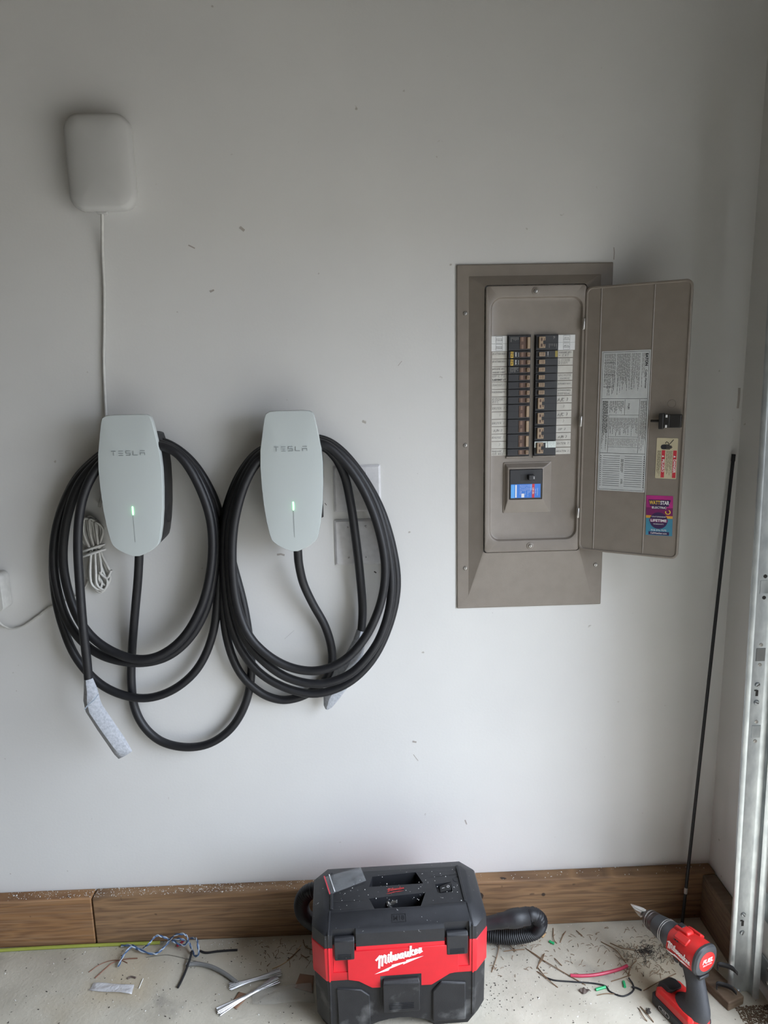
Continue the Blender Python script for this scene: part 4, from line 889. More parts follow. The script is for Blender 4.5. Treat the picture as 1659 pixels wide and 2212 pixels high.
for u0, u1, z0_, z1_ in LATCH:
    uc = (u0+u1)/2; zt_ = vfront(740, 2026 if uc < 0 else 2013+2)[1]; zt_ = z0_+(z1_-z0_)*.70; zb_ = z0_+(z1_-z0_)*.25
    w_ = (u1-u0)*.86; lm = MB()
    lm.loft([[vp(uc+a*w_/2*k, FV+.007-d, z) for a, d in ((-1, 0), (1, 0), (1, dd), (-1, dd))] for z, k, dd in ((zb_, .78, .006), (zb_+.006, .98, .013), (zt_-.006, 1, .013), (zt_, 1, .006))])
    la = lm.build('latch', BLK, vac, bevel=.002)
    for q in range(4): MB().box(vp(uc, FV+.007-.0135, zb_+.009+.0035*q), (w_*.66, .0016, .0014), VX, VY).build('grip_rib', BLK, la)
    pk = MB(); pk.add([vp(u0, FV-.0015, z0_), vp(u1, FV-.0015, z0_), vp(u1-.002, FV+.0085, zb_+.004), vp(u0+.002, FV+.0085, zb_+.004)], [(0, 1, 2, 3)]); pk.build('latch_ledge', RED, vac, smooth=0)
    MB().box(vp(uc, FV+.0095, (z0_+zb_)/2+.03), (u1-u0-.001, .003, .06), VX, VY).build('latch_pocket', BLK, vac)
u0, z1_ = vfront(826, 2108); u1, z0_ = vfront(906, 2172); uc = (u0+u1)/2; w_ = u1-u0
lm = MB(); lm.loft([[vp(uc+a*w_/2*k, FV+.004-d, z) for a, d in ((-1, 0), (1, 0), (1, dd), (-1, dd))] for z, k, dd in ((z0_-.006, .8, .006), (z0_, 1, .018), (z1_-.010, 1, .020), (z1_-.003, .96, .014))])
la = lm.build('latch', BLKD, vac, bevel=.002)
for q in range(4): MB().box(vp(uc, FV+.004-.0192, z0_+.010+.0042*q), (w_*.66, .0018, .0016), VX, VY).build('grip_rib', BLKD, la)
nb = MB().prism([vp(uc-w_*.56, FV-.0048, z0_+.02), vp(uc+w_*.56, FV-.0048, z0_+.02), vp(uc+w_*.56, FV-.0048, z1_+.004), vp(uc-w_*.56, FV-.0048, z1_+.004)], VY*.004); nb.build('latch_pocket', BLKD, vac)
# raised end ridges and grooves on the top
for sg in (-1, 1):
    u = sg*.158
    MB().loft([[vp(u-.004, -.060, ZTOP-.001), vp(u+.004, -.060, ZTOP-.001), vp(u+.003, -.060, ZTOP+.003), vp(u-.003, -.060, ZTOP+.003)], [vp(u-.004, .060, ZTOP-.001), vp(u+.004, .060, ZTOP-.001), vp(u+.003, .060, ZTOP+.006), vp(u-.003, .060, ZTOP+.006)]]).build('end_ridge', BLK, vac, bevel=.001)
    for z0_, z1_, mt, v_ in ((.03, ZR0, BLKD, FV+.0005), (ZR0, ZR1, RED, FV-.002), (ZR1, ZB, BLK, FV-.0005)):
        MB().box(vp(sg*.166, v_, (z0_+z1_)/2), (.0045, .004, z1_-z0_), VX, VY).build('corner_rib', mt, vac, bevel=.0012)
    MB().loft([[vp(sg*.166-.0022, FV-.0022, ZB-.001), vp(sg*.166+.0022, FV-.0022, ZB-.001), vp(sg*.166+.0022, FV+.004, ZB-.001), vp(sg*.166-.0022, FV+.004, ZB-.001)], [vp(sg*.162-.0022, -.066, ZTOP+.002), vp(sg*.162+.0022, -.066, ZTOP+.002), vp(sg*.162+.0022, -.062, ZTOP-.002), vp(sg*.162-.0022, -.062, ZTOP-.002)]]).build('corner_rib', BLK, vac, bevel=.0008)
for (x0, y0, x1, y1) in ((716, 1948, 786, 1944), (713, 1966, 788, 1961), (932, 1894, 990, 1888), (928, 1953, 1004, 1947)):
    MB().ribbon([F(x0, y0, ZTOP+.0004), F((x0+x1)/2, (y0+y1)/2, ZTOP+.0004), F(x1, y1, ZTOP+.0004)], .0022, V((0, 0, 1))).build('top_groove', HOUSING, vac, smooth=0)
c = F(986, 1899, ZTOP+.0003); MB().tube([c+V((.009*math.cos(a), .009*math.sin(a), 0)) for a in [2*math.pi*k/20 for k in range(21)]], .0006, 5).build('moulded_ring', BLK, vac)
# rocker switch
P = top_poly(((949, 1912), (974, 1909), (974, 1924), (951, 1926)), ZTOP-.002); pc = sum(P, V((0, 0, 0)))/4
sw = MB().loft([[p+V((0, 0, -.010)) for p in P], [P[0]+V((0, 0, -.003)), P[1]+V((0, 0, .005)), P[2]+V((0, 0, .005)), P[3]+V((0, 0, -.003))]]).build('rocker_switch', HOUSING, vac, bevel=.001)
sfr = Frame(pc+V((0, 0, .0018)), VX+V((0, 0, .22)), VY)
g = MB(); g.ribbon([sfr.p(-.008, -.001), sfr.p(-.003, -.001)], .0016, sfr.n); g.ribbon([sfr.p(.007+.0026*math.cos(a), .0035*math.sin(a)) for a in [2*math.pi*k/14 for k in range(15)]], .0012, sfr.n); g.build('switch_mark', PRINTW, sw, smooth=0)
# wordmarks
u, z = vfront(822, 2102, .004); e, ez = vfront(922, 2060, .004)
vfr = Frame(vp(0, FV-.0035, 0), VX, (0, 0, 1))
ux0, uz0 = vfront(818, 2082, .004); ux1, uz1 = vfront(912, 2051, .004); size = (ux1-ux0)/7.6
g = MB(); wordmark(g, vfr, ux0, uz0-.003, size, size*.36, slope=.27, shear=.06, h=.0012); g.build('wordmark', PRINTW, vac, smooth=0)
a0 = F(836, 1924, ZTOP); a1 = F(872, 1916, ZTOP); tf = Frame(a0, VX, VY)
g = MB(); wordmark(g, tf, .002, -.003, .0052, .0016, slope=.10, shear=.2, h=.0006); g.build('wordmark', PRINTR, vac, smooth=0)
# moulded "M18" plate on the sloped front of the head
p0 = vp(vfront(863, 1985)[0], -.092, 0); slope_u = (vp(0, -.070, ZTOP-.0015)-vp(0, -.108, ZB+.002)).normalized()
base = vp(vfront(863, 1985)[0], -.089, ZB+.002+(.019/.038)*(ZTOP-.0015-ZB-.002)); tf = Frame(base, VX, slope_u)
g = MB(); 
for q in (((-.016, -.009), (.016, -.009)), ((.016, -.009), (.016, .009)), ((.016, .009), (-.016, .009)), ((-.016, .009), (-.016, -.009))): g.ribbon([tf.p(*q[0], .0006), tf.p(*q[1], .0006)], .0014, tf.n)
text(g, 'M18', tf, 0, 0, .015, .0007, bold=.02); g.build('moulded_badge', mat('moulded_black', (.012, .012, .014), .4), vac, smooth=0)
# hose: nozzle on the right, U-turn, run behind the body, up into the left rear port
def hosetube(pts, r, pitch=.006, n=14):
    P = spline(pts, 14); L = [0]
    for i in range(1, len(P)): L.append(L[-1]+(P[i]-P[i-1]).length)
    tot = L[-1]; cnt = int(tot/pitch*2); out = []; rs_ = []; j = 0
    for k in range(cnt+1):
        s_ = tot*k/cnt
        while j < len(L)-2 and L[j+1] < s_: j += 1
        t = (s_-L[j])/max(L[j+1]-L[j], 1e-9); out.append(P[j].lerp(P[j+1], min(t, 1))); rs_.append(r if k % 2 else r*.88)
    return MB().tube(out, rs_, n)
hy = .15
n0, n1, n2 = W(1050, 1995, hy), W(1096, 1987, hy), W(1143, 1978, hy)
ax = (n2-n0).normalized(); ln = (n2-n0).length; l1 = (n1-n0).length
noz = MB().lathe(n0-ax*.03, ax, [(0, .0150), (.03, .0165), (.03+l1*.55, .0180), (.03+l1*.60, .0195), (.03+l1*.9, .0195), (.03+l1*1.1, .0225), (.03+l1*1.3, .0240), (.03+l1*1.35, .0240), (.03+ln*.80, .0235), (.03+ln*.82, .0220), (.03+ln*.98, .0225), (.03+ln, .0205)], 20)
nz = noz.build('hose_nozzle', BLK, vac, smooth=40)
e0 = n2-ax*.006
hp = [e0, e0+ax*.016, V((n2.x+.030, -hy+.006, n2.z-.022)), V((n2.x+.022, -hy+.018, n2.z-.062)), V((n2.x-.012, -hy+.030, .040)), V((n2.x-.06, -.105, .026)), V((.27, -.085, .024)), V((.15, -.074, .024)), V((-.03, -.072, .03)), V((-.13, -.085, .06)), V((-.178, -.115, .12)), V((-.186, -.13, .175)), V((-.165, -.14, .215)), V((-.125, -.145, .225))]
hosetube(hp, .0205).build('hose', CABLE, vac, smooth=60)

# ------------------------------------------------------------------ things on the vacuum
bagc = [F(699, 1895, ZTOP+.004), F(779, 1873, ZTOP+.004), F(791, 1902, ZTOP+.004), F(711, 1933, ZTOP+.004)]
bag = thing('zip_bag', (bagc[0]+bagc[2])/2, 'small clear zip bag lying on the vacuum top', 'plastic bag')
def bagp(s_, t): return (bagc[0]*(1-s_)+bagc[1]*s_)*(1-t)+(bagc[3]*(1-s_)+bagc[2]*s_)*t
NB = 12; top = []; bot = []
for j in range(NB+1):
    for i in range(NB+1):
        s_, t = i/NB, j/NB; e = min(1, min(s_, 1-s_, t, 1-t)*6); h = .0035*e*(1+.7*math.sin(9*s_+4*t)*math.cos(7*t-3*s_))
        p = bagp(s_, t); top.append(p+V((0, 0, max(h, 0)+.0003*rs.random()+.0004))); bot.append(p+V((0, 0, -.0012)))
fs = []
for j in range(NB):
    for i in range(NB): a = j*(NB+1)+i; fs.append((a, a+1, a+NB+2, a+NB+1))
MB().add(top, fs).add(bot, fs).build('film', CLEAR, bag, smooth=60)
MB().ribbon([bagp(.15, t)+V((0, 0, .0035)) for t in (0, .25, .5, .75, 1)], .0022, V((0, 0, 1))).build('zip_line', PRINTW, bag, smooth=0)
MB().ribbon([bagp(.02, t)+V((0, 0, .0022)) for t in (0, .25, .5, .75, 1)], .003, V((0, 0, 1))).build('red_edge', SREDL, bag, smooth=0)
# steel bit holder lying in the front handle pocket
bc = F(838, 1950, ZTOP-.024); bt = thing('bit_socket', bc, 'steel ring-ended bit socket lying in the vacuum handle pocket', 'socket')
axb = V((.75, -.35, .35)).normalized()
MB().lathe(bc-axb*.028, axb, [(0, .009), (.015, .0105), (.030, .0105)], 16).build('barrel', mat('rust_red', (.16, .07, .05), .5, .4), bt)
MB().lathe(bc+axb*.002, axb, [(0, .0115), (.002, .013), (.005, .013), (.007, .0115), (.007, .008), (.002, .007)], 18).build('ring', BITM, bt)
MB().lathe(bc+axb*.003, axb, [(0, .007), (.012, .006), (.018, .0035), (.022, .003)], 10).build('tip', STEELSCREW, bt)

# ================================================================== DRILL
dA = V((-.38, .925, 0)).normalized(); dS = V((dA.y, -dA.x, 0)); DO = V((.745, -.339, 0))
drl = thing('cordless_drill', DO, 'red and black cordless drill standing on its battery in the corner', 'drill')
AZ = .180
def dp(a, s, z):      # stands leaning a little sideways, nose slightly down
    k = min(max((z-.06)/.1, 0), 1)
    return DO+dA*a+dS*(s+.11*(z-AZ))+V((0, 0, z-.12*(a+.04)*k))
# battery
bt = MB()
def bsec(z, f, b, hw, r=.008): return [dp(a, s, z) for a, s in ((f-r, -hw), (f, -hw+r), (f, hw-r), (f-r, hw), (b+r, hw), (b, hw-r), (b, -hw+r), (b+r, -hw))]
bt.loft([bsec(.001, .062, -.050, .033), bsec(.004, .066, -.054, .037), bsec(.022, .067, -.055, .038), bsec(.025, .064, -.052, .0355)])
bat = bt.build('battery', HOUSING, drl, bevel=.0015)
MB().loft([bsec(.0245, .062, -.050, .034), bsec(.040, .060, -.050, .034), bsec(.048, .050, -.046, .030)]).build('battery_top', DRED, bat, smooth=0, bevel=.002)
MB().loft([bsec(.030, .0675, .030, .024, .006), bsec(.048, .064, .026, .022, .006), bsec(.056, .052, .022, .018, .006)]).build('release_tab', HOUSING, bat, bevel=.002)
bfr = Frame(dp(.02, -.0383, .012), -dA, (0, 0, 1)); g = MB()
for a, b in rrect(-.016, .016, -.005, .005, .005, 4): pass
ov = [bfr.p(a, b, .0006) for a, b in rrect(-.016, .016, -.005, .005, .0045, 4)]; g.ribbon(ov+[ov[0]], .0010, bfr.n); text(g, 'M18', bfr, 0, 0, .007, .0006); g.build('battery_print', PRINTW, bat, smooth=0)
# handle: elliptical sections from battery shoe to the housing
hs_ = []
for z, ca, ha, hw in ((.040, -.016, .050, .030), (.052, -.026, .042, .028), (.066, -.034, .031, .023), (.085, -.031, .0265, .0205), (.105, -.024, .0250, .0195), (.128, -.013, .0255, .0195), (.148, -.002, .028, .020), (.160, .004, .031, .020), (.168, .008, .030, .019)):
    hs_.append([dp(ca+ha*math.cos(t), hw*math.sin(t), z) for t in [2*math.pi*k/20 for k in range(20)]])
MB().loft(hs_).build('grip', PHOSGRIP, drl, smooth=50)
MB().loft([[dp(-.014+ha*math.cos(t), hw*math.sin(t), z) for t in [2*math.pi*k/20 for k in range(20)]] for z, ha, hw in ((.034, .054, .033), (.041, .0535, .0325), (.046, .049, .030))]).build('grip_foot', DRED, drl, smooth=50)
# trigger
MB().loft([[dp(.014+a, s, z) for a, s in ((0, -.009), (.012, -.007), (.012, .007), (0, .009))] for z in (.125, .155)]).build('trigger', HOUSING, drl, bevel=.003)
# motor housing: sections along the axis
def ring(a, ry, rz, zc=0.0, n=20, sq=2.6):
    out = []
    for k in range(n):
        t = 2*math.pi*k/n; c, s_ = math.cos(t), math.sin(t)
        out.append(dp(a, ry*math.copysign(abs(c)**(2/sq), c), AZ+zc+rz*math.copysign(abs(s_)**(2/sq), s_)))
    return out
MB().loft([ring(-.030, .0315, .0335), ring(-.024, .0325, .035), ring(.0, .0325, .0345), ring(.030, .031, .033, -.001), ring(.050, .029, .031), ring(.054, .027, .029)]).build('housing', DRED, drl, smooth=45)
for sg in (-1, 1):
    MB().loft([[dp(a, sg*s, AZ+z) for s, z in ((.012, .026), (.030, .022), (.031, .028), (.016, .0385))] for a in (-.004, .034)]).build('housing_shoulder', DRED, drl, bevel=.003)
MB().loft([[dp(a, s, AZ+z) for s, z in ((-.012, .028), (.012, .028), (.010, z1), (-.010, z1))] for a, z1 in ((.010, .037), (.016, .041), (.046, .040), (.052, .034))]).build('top_hump', DRED, drl, bevel=.003)
MB().box(dp(.038, 0, AZ+.0405), (.014, .013, .004), dA, dS).build('speed_switch', HOUSING, drl, bevel=.001)
for a in (.022, .030): MB().box(dp(a, -.0255, AZ+.0235), (.004, .008, .010), dA, dS).build('vent_slot', HOUSING, drl)
MB().loft([[dp(.010+a, s, z) for a, s in ((-.044, -.020), (.030, -.019), (.030, .019), (-.044, .020))] for z in (.150, .159)]+[[dp(.010+a, s, z) for a, s in ((-.040, -.027), (.040, -.025), (.040, .025), (-.040, .027))] for z in (.165,)]).build('lower_housing', DRED, drl, bevel=.003)
# end cap
MB().loft([ring(-.029, .0335, .0355), ring(-.035, .034, .036), ring(-.040, .031, .033), ring(-.0415, .026, .028)]).build('end_cap', GEAR, drl, smooth=35)
efr = Frame(dp(-.0416, 0, AZ), dS, (0, 0, 1))
if efr.n.dot(dA) > 0: efr = Frame(dp(-.0416, 0, AZ), dS, (0, 0, 1)); efr.n = -dA
cap = MB(); cap.lathe(dp(-.041, 0, AZ), -dA, [(0, .024), (.0012, .024), (.0018, .022)], 26); ec = cap.build('cap_badge', DRED, drl)
g = MB(); text(g, 'FUEL', efr, 0, .003, .015, .0016, bold=.03, shear=.3); text(g, 'BRUSHLESS', efr, 0, -.007, .0055, .0016); g.build('badge_lettering', PRINTW, ec, smooth=0)
MB().box(dp(-.036, .0, AZ-.040), (.012, .030, .008), dA, dS).build('cap_lug', HOUSING, drl, bevel=.002)
# side wordmark
wfr = Frame(dp(.047, -.0328, AZ+.002), -dA, (0, 0, 1))
if wfr.n.dot(dS) > 0: wfr.n = -dS
g = MB(); wordmark(g, wfr, .006, -.004, .0085, .0027, slope=.0, shear=.15, h=.0006, bolt=True); g.build('wordmark', PRINTW, drl, smooth=0)
g = MB(); g.add([wfr.p(.028+.008*math.cos(a), -.0255+.005*math.sin(a), .0012-.003) for a in [2*math.pi*k/14 for k in range(14)]], [tuple(range(14))]); g.build('direction_button', HOUSING, drl, smooth=0)
# gear case, chuck, bit
DAX = (dp(.1, 0, AZ)-dp(0, 0, AZ)).normalized()
def dl_(prof, name, mt, n=22): return MB().lathe(dp(0, 0, AZ), DAX, prof, n).build(name, mt, drl, smooth=35)
dl_([(.050, .028), (.056, .0305), (.070, .0300), (.072, .0285), (.0745, .0300), (.078, .0295), (.098, .0265), (.108, .0245), (.110, .022)], 'gear_case', GEAR)
for a in (.0725, .0775): dl_([(a, .0296), (a+.0004, .0303), (a+.0012, .0303), (a+.0016, .0296)], 'gear_ring', STEELSCREW)
ch = dl_([(.108, .0215), (.112, .0235), (.118, .0238), (.119, .0222), (.121, .0222), (.122, .0236), (.128, .0230), (.129, .0212), (.131, .0212), (.132, .0222), (.139, .0198), (.140, .018), (.146, .0125), (.149, .0095)], 'chuck', CHUCK)
dl_([(.1285, .0217), (.1290, .0226), (.1305, .0226), (.131, .0217)], 'chuck_ring', BITM)
# spade-fluted step bit
bm_ = MB(); secs_ = []
for a, r, ph in ((.146, .0055, 0), (.152, .006, 0), (.154, .0115, .1), (.162, .0112, .3), (.172, .0088, .6), (.184, .0054, .9), (.195, .0020, 1.2), (.199, .0004, 1.3)):
    secs_.append([dp(a, r*k*math.cos(t+ph), AZ+r*k*math.sin(t+ph)) for t, k in [(2*math.pi*i/16, (1, 1, .98, .55, .5, .8, 1, 1)[i % 8]) for i in range(16)]])
bm_.loft(secs_).build('step_bit', BITM, drl, smooth=30)

# ================================================================== FLOOR LITTER
def ftube(name, pts, r, mt, label, cat, group=None, n=8, seg=7, z=None):
    P = [F(p[0], p[1], (p[2] if len(p) > 2 else r)) for p in pts]
    o = MB().tube(spline(P, seg), r, n).build(name, mt, smooth=60); return tag(o, label, cat, group)
ftube('cable_sheath', [(-60, 2060), (0, 2053), (100, 2047), (200, 2042), (300, 2038), (345, 2036)], .0045, YELCORD, 'yellow green cable lying along the base board on the left', 'cable')
# twisted blue and white pair
tw = thing('twisted_wire', F(330, 2055), 'tangled blue and white twisted wire on the floor by the base board', 'wire')
path = [(255,2088,.006),(268,2062,.012),(285,2045,.018),(305,2050,.012),(320,2040,.03),(337,2022,.04),(352,2024,.035),(365,2032,.02),(345,2055,.008),(330,2060,.006),(300,2052,.010),(285,2042,.012),(262,2043,.006)]
path2 = [(365,2032,.02),(378,2020,.045),(398,2018,.05),(406,2030,.035),(398,2042,.02),(380,2036,.02),(372,2032,.025),(388,2028,.035),(405,2034,.025),(412,2044,.015),(420,2064,.008),(428,2062,.02),(428,2045,.045),(424,2028,.05),(412,2026,.04)]
for pth in (path, path2):
    C_ = spline([F(*p) for p in pth], 10)
    for ph, mt, nm in ((0, BLUEWIRE, 'blue_strand'), (math.pi, PALEWIRE, 'white_strand')):
        pts = []
        for i, p in enumerate(C_):
            t = (C_[min(i+1, len(C_)-1)]-C_[max(i-1, 0)]).normalized(); n_ = t.orthogonal().normalized(); b_ = t.cross(n_); a = i*.55+ph
            q = p+(n_*math.cos(a)+b_*math.sin(a))*.0016; q.z = max(q.z, .0017); pts.append(q)
        MB().tube(pts, .0016, 7).build(nm, mt, tw, smooth=60)
ftube('red_wire', [(383, 2043), (392, 2036, .012), (398, 2030, .02)], .0035, REDWIRE, 'short red wire scrap tangled in the blue twisted wire', 'wire')
ftube('black_wire', [(384, 2133), (392, 2118), (402, 2095, .006), (410, 2072, .012), (415, 2054, .018)], .0031, CABLE, 'straight black wire offcut pointing down from the blue tangle', 'wire')
ftube('black_wire', [(432, 2054), (445, 2058), (470, 2055), (495, 2053), (513, 2052)], .0028, CABLE, 'black wire offcut lying level right of the blue tangle', 'wire')
ftube('copper_wire', [(205, 2113), (228, 2092), (245, 2079), (270, 2072), (297, 2070)], .0013, COPPER, 'thin rusty wire bending beneath the blue tangle', 'wire')
ftube('copper_wire', [(192, 2100), (215, 2084), (240, 2075), (262, 2075), (275, 2080)], .001, COPPER, 'thin pale rusty wire crossing under the blue tangle', 'wire')
ftube('white_wire', [(300, 2135), (304, 2125), (309, 2114)], .0012, FLAKE, 'short thin white wire bit on the bare concrete', 'wire')
ftube('silver_wire', [(316, 2068), (340, 2065), (362, 2063), (390, 2068), (430, 2078)], .0009, BITM, 'fine silver wire lying below the blue tangle', 'wire')
ftube('brown_twig', [(275, 2114), (283, 2110), (293, 2112)], .0022, LEAFB, 'short dark curved twig above the tape scrap', 'twig')
ftube('grey_sheath', [(402, 2084), (425, 2082, .006), (455, 2088, .008), (485, 2103, .007), (512, 2123)], .0052, GREYCORD, 'flat grey cable sheath curving towards the silver strands', 'cable')
ftube('straw', [(588, 2093), (610, 2083), (630, 2068), (650, 2042, .008)], .0009, CHIP, 'long thin curved straw left of the vacuum', 'straw')
# stranded aluminium bundles
def strands(A, B, waist, w0, w1, label, wc):
    t = thing('wire_strands', (A+B)/2, label, 'wire strands', 'silver strand bundles'); d = (B-A).normalized(); s_ = V((-d.y, d.x, 0))
    for k in range(15):
        u = (k-7)/7; z = .002+.003*rs.random()+.003*(1-abs(u)); j = rs.uniform(-.003, .006)
        pts = [A-d*j+s_*u*w0, A.lerp(B, waist)+s_*u*wc, B+d*j+s_*u*w1]
        pts = [p+V((0, 0, z)) for p in pts]
        MB().tube(spline(pts, 6), .0014, 6).build('strand', ALU, t, smooth=60)
strands(F(499, 2133), F(604, 2103), .45, .012, .013, 'silver wire strand bundle lying level, upper of the crossed two', .0045)
strands(F(474, 2188), F(598, 2118, .004), .55, .013, .014, 'silver wire strand bundle pointing down left, lower of the crossed two', .004)
def sheet(name, pts, mt, label, cat, z=.0012, th=.0012, bump=0.0):
    P = [F(x, y, z) for x, y in pts]; N = 8; top = []
    for j in range(N+1):
        for i in range(N+1):
            s_, t = i/N, j/N; p = (P[0]*(1-s_)+P[1]*s_)*(1-t)+(P[3]*(1-s_)+P[2]*s_)*t; top.append(p+V((0, 0, bump*(1+math.sin(7*s_+3*t)*math.cos(5*t+2*s_)))))
    fs = [(j*(N+1)+i, j*(N+1)+i+1, (j+1)*(N+1)+i+1, (j+1)*(N+1)+i) for j in range(N) for i in range(N)]
    o = MB().add(top, fs).build(name, mt, smooth=60, solid=th); return tag(o, label, cat)
sheet('card_scrap', [(516, 2143), (540, 2150), (510, 2180), (497, 2172)], CARD, 'small brown card scrap under the silver strands', 'card')
sheet('card_scrap', [(648, 2104), (678, 2108), (676, 2145), (636, 2134)], CARD, 'brown card square half under a plastic film by the vacuum', 'card')
sheet('plastic_film', [(545, 2140), (672, 2125), (680, 2168), (545, 2172)], FILM, 'crumpled clear plastic film on the floor left of the vacuum', 'plastic film', .003, .0004, .004)
sheet('tape_scrap', [(203, 2124), (290, 2128), (285, 2148), (192, 2140)], TAPE, 'translucent white tape scrap lying on the concrete', 'tape', .002, .0006, .002)
# wires right of the vacuum
ftube('red_wire', [(1232, 2107), (1255, 2108), (1285, 2106), (1315, 2100), (1340, 2093), (1355, 2086)], .0040, REDWIRE, 'glossy red wire offcut lying on the floor between vacuum and drill', 'wire')
ftube('black_wire', [(1180, 2112), (1200, 2118), (1240, 2121), (1280, 2124), (1308, 2130), (1318, 2142), (1345, 2152), (1366, 2142), (1368, 2128), (1358, 2112, .008)], .0019, CABLE, 'looped thin black wire beside the green wire bits', 'wire')
ftube('black_wire', [(1364, 2132), (1375, 2134), (1386, 2139)], .0022, CABLE, 'stubby black wire end nearest the drill battery', 'wire')
for pts, lb in (([(1287, 2138), (1297, 2135), (1308, 2132)], 'green wire bit touching the looped black wire'), ([(1347, 2120), (1350, 2132)], 'green wire bit inside the black wire loop'), ([(1187, 2033), (1192, 2036), (1197, 2038)], 'green wire bit on the floor near the hose nozzle')):
    ftube('green_wire', pts, .0034, GREENWIRE, lb, 'wire', 'green wire bits', seg=3)
lf = sheet('dry_leaf', [(1251, 2140), (1262, 2134), (1277, 2142), (1260, 2149)], LEAFB, 'small crumpled dark leaf near the red wire', 'leaf', .002, .0008, .003)
ch_ = sheet('wood_chip', [(1164, 2022), (1172, 2015), (1180, 2018), (1174, 2026)], CHIP, 'pale orange wood chip near the hose nozzle', 'wood chip', .002, .002, .002)
sheet('dark_chip', [(1396, 2185), (1402, 2180), (1404, 2190), (1399, 2193)], DEBRIS, 'small black chip in front of the drill battery', 'chip', .002, .004, .001)
# larger pine needles, single
ND = [((1135, 2048), (1180, 2078), (1265, 2128)), ((1162, 2090), (1180, 2112), (1205, 2133)), ((1195, 2005), (1196, 2028), (1203, 2038)), ((1210, 2036), (1216, 2022), (1222, 2012)), ((1298, 2034), (1330, 2052), (1352, 2080)), ((1318, 2037), (1345, 2048), (1376, 2053)), ((1375, 2075), (1362, 2090), (1358, 2110)), ((1390, 2140), (1425, 2120), (1460, 2103)), ((1130, 2024), (1145, 2027), (1156, 2028)), ((1160, 2093), (1167, 2075), (1173, 2062)), ((1080, 2027), (1075, 2060), (1062, 2100)), ((1088, 2055), (1110, 2052), (1133, 2051)), ((1094, 2030), (1104, 2045), (1112, 2056)), ((1138, 2050), (1160, 2064), (1178, 2078)), ((1165, 2082), (1172, 2072), (1176, 2060)), ((1160, 2098), (1172, 2106), (1180, 2110)), ((1383, 2174), (1398, 2190), (1412, 2208)), ((1380, 2178), (1390, 2196), (1398, 2206)), ((1198, 2070), (1206, 2078), (1214, 2086)), ((1245, 2010), (1252, 2016), (1258, 2021)), ((620, 2075), (635, 2062), (648, 2050)), ((655, 2030), (660, 2045), (676, 2052)), ((650, 2062), (660, 2068), (668, 2066)), ((1290, 2150), (1310, 2146), (1335, 2148)), ((1320, 2120), (1345, 2112), (1362, 2106))]
for i, (a, b, c) in enumerate(ND):
    ftube('pine_needle', [a, (b[0], b[1], .004), c], .0011, NEEDLE, 'thin dry brown pine needle ' + ('on the floor left of the vacuum' if a[0] < 700 else 'beside the drill battery' if a[0] > 1370 else 'on the floor between the vacuum and the drill'), 'pine needle', 'dry pine needles on the floor', n=5, seg=4)
# uncountable litter: dark crumbs, needle fragments, white crumbs
def litter(name, mt, boxes, cnt, size, label, cat, needle=False, seed=1):
    q = random.Random(seed); m = MB()
    for _ in range(cnt):
        x0, y0, x1, y1 = q.choice(boxes); p = F(q.uniform(x0, x1), q.uniform(y0, y1), 0); s_ = size*q.uniform(.4, 1.3); a = q.uniform(0, 6.28)
        if p.y > -.044 or p.x > XR-.045: continue
        if needle:
            d = V((math.cos(a), math.sin(a), 0))*s_; m.tube([p-d+V((0, 0, .001)), p+V((0, 0, .0025)), p+d+V((0, 0, .001))], .0006, 4)
        else:
            X = V((math.cos(a), math.sin(a), 0)); m.box(p+V((0, 0, s_*.25)), (s_*q.uniform(.6, 2), s_*.7, s_*.5), X, V((-X.y, X.x, 0)))
    o = m.build(name, mt, smooth=0, kind='stuff'); return tag(o, label, cat)
litter('dark_crumbs', DEBRIS, [(1060, 2040, 1480, 2212), (1060, 2070, 1200, 2200), (0, 2060, 660, 2212), (430, 2030, 680, 2080), (1040, 2080, 1100, 2180)], 230, .0019, 'scattered dark crumbs over the concrete floor', 'debris', seed=4)
litter('needle_fragments', NEEDLE, [(1060, 2010, 1300, 2110), (1250, 1995, 1470, 2110), (1340, 2040, 1460, 2110), (560, 2030, 680, 2100)], 240, .0065, 'scattered broken pine needle fragments on the floor', 'debris', True, 5)
litter('white_crumbs', FLAKE, [(430, 2028, 660, 2050), (0, 2055, 660, 2200), (1080, 2010, 1450, 2200), (1060, 2010, 1180, 2050)], 160, .0022, 'small white crumbs scattered on the floor', 'debris', seed=6)
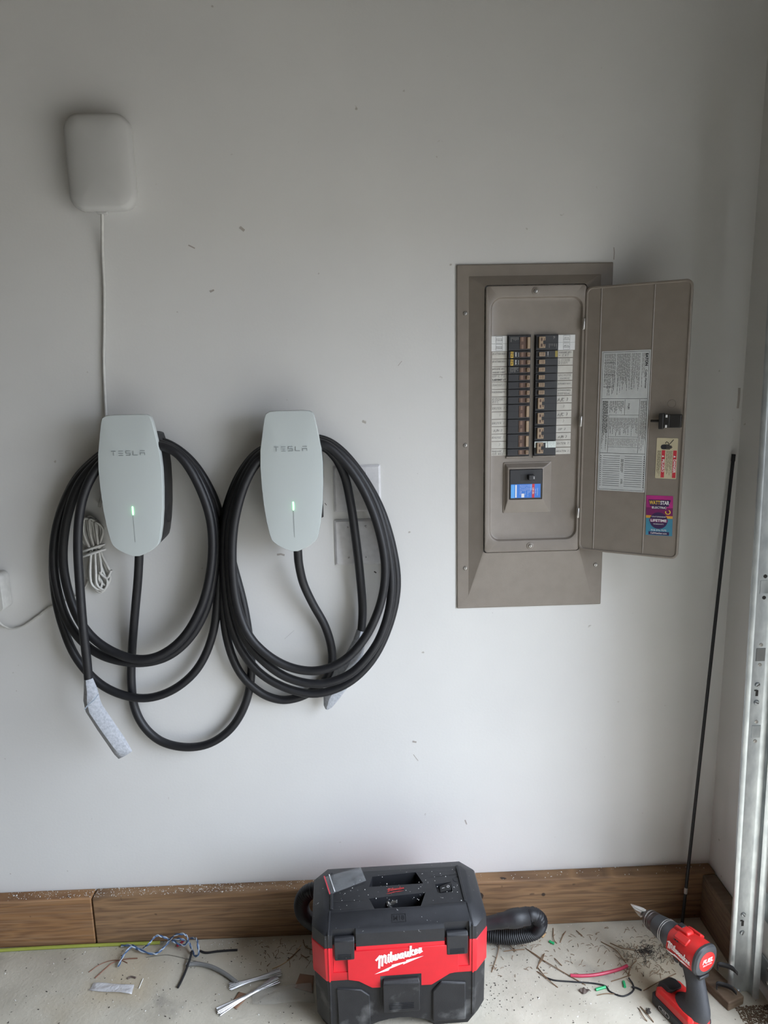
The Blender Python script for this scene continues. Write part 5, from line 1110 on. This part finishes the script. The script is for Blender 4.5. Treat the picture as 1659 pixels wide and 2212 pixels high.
# plaster dust flakes along the top of the base board, and a dust tuft under the drill
q = random.Random(8); m = MB()
for _ in range(700):
    x = (q.uniform(-1.0, -.35) if q.random() < .6 else q.uniform(-.5, .25)) if q.random() < .9 else q.uniform(.25, .93); s_ = q.uniform(.0006, .0022)*(1 if q.random() < .95 else 1.8); a = q.uniform(0, 3)
    m.box((x, q.uniform(-.036, -.004), BBH+s_*.2), (s_, s_*.7, s_*.4), V((math.cos(a), math.sin(a), 0)), V((-math.sin(a), math.cos(a), 0)))
tag(m.build('plaster_flakes', FLAKE, smooth=0, kind='stuff'), 'white plaster flakes lying along the base board top', 'debris')
q = random.Random(9); m = MB(); c = F(1395, 2058)
for _ in range(170):
    a = q.uniform(0, 6.28); r_ = abs(q.gauss(0, .035)); p = c+V((r_*math.cos(a)*1.3, r_*math.sin(a)*.8, 0)); b = q.uniform(0, 6.28); l = q.uniform(.006, .018)
    if p.y > -.05: continue
    d = V((math.cos(b), math.sin(b), 0))*l; m.tube([p+V((0, 0, .001)), p+d*.5+V((0, 0, .006)), p+d+V((0, 0, .001))], .0005, 4)
tag(m.build('dust_tuft', DEBRIS, smooth=0, kind='stuff'), 'dark tuft of fluff and needles beside the drill', 'debris')
# a little chips and flakes stuck to the vacuum top
q = random.Random(10); m = MB()
for _ in range(60):
    p = vp(q.uniform(-.15, .15), q.uniform(-.062, .055), ZTOP+.0006); s_ = q.uniform(.0006, .0022); m.box(p, (s_, s_*.7, s_*.5))
tag(m.build('white_specks', FLAKE, smooth=0, kind='stuff'), 'tiny white specks scattered on the vacuum top', 'debris')

# brown grit swept against the foot of the track
q = random.Random(12); m = MB()
for _ in range(1100):
    p = V((q.uniform(.865, .95), q.uniform(-.45, -.325), 0)); s_ = q.uniform(.0008, .0030); a = q.uniform(0, 3)
    m.box(p+V((0, 0, s_*.3)), (s_*1.6, s_, s_*.7), V((math.cos(a), math.sin(a), 0)), V((-math.sin(a), math.cos(a), 0)))
tag(m.build('brown_grit', mat('brown_grit', (.11, .07, .04), .9), smooth=0, kind='stuff'), 'brown grit and dirt heaped behind the foot of the door track', 'dirt')
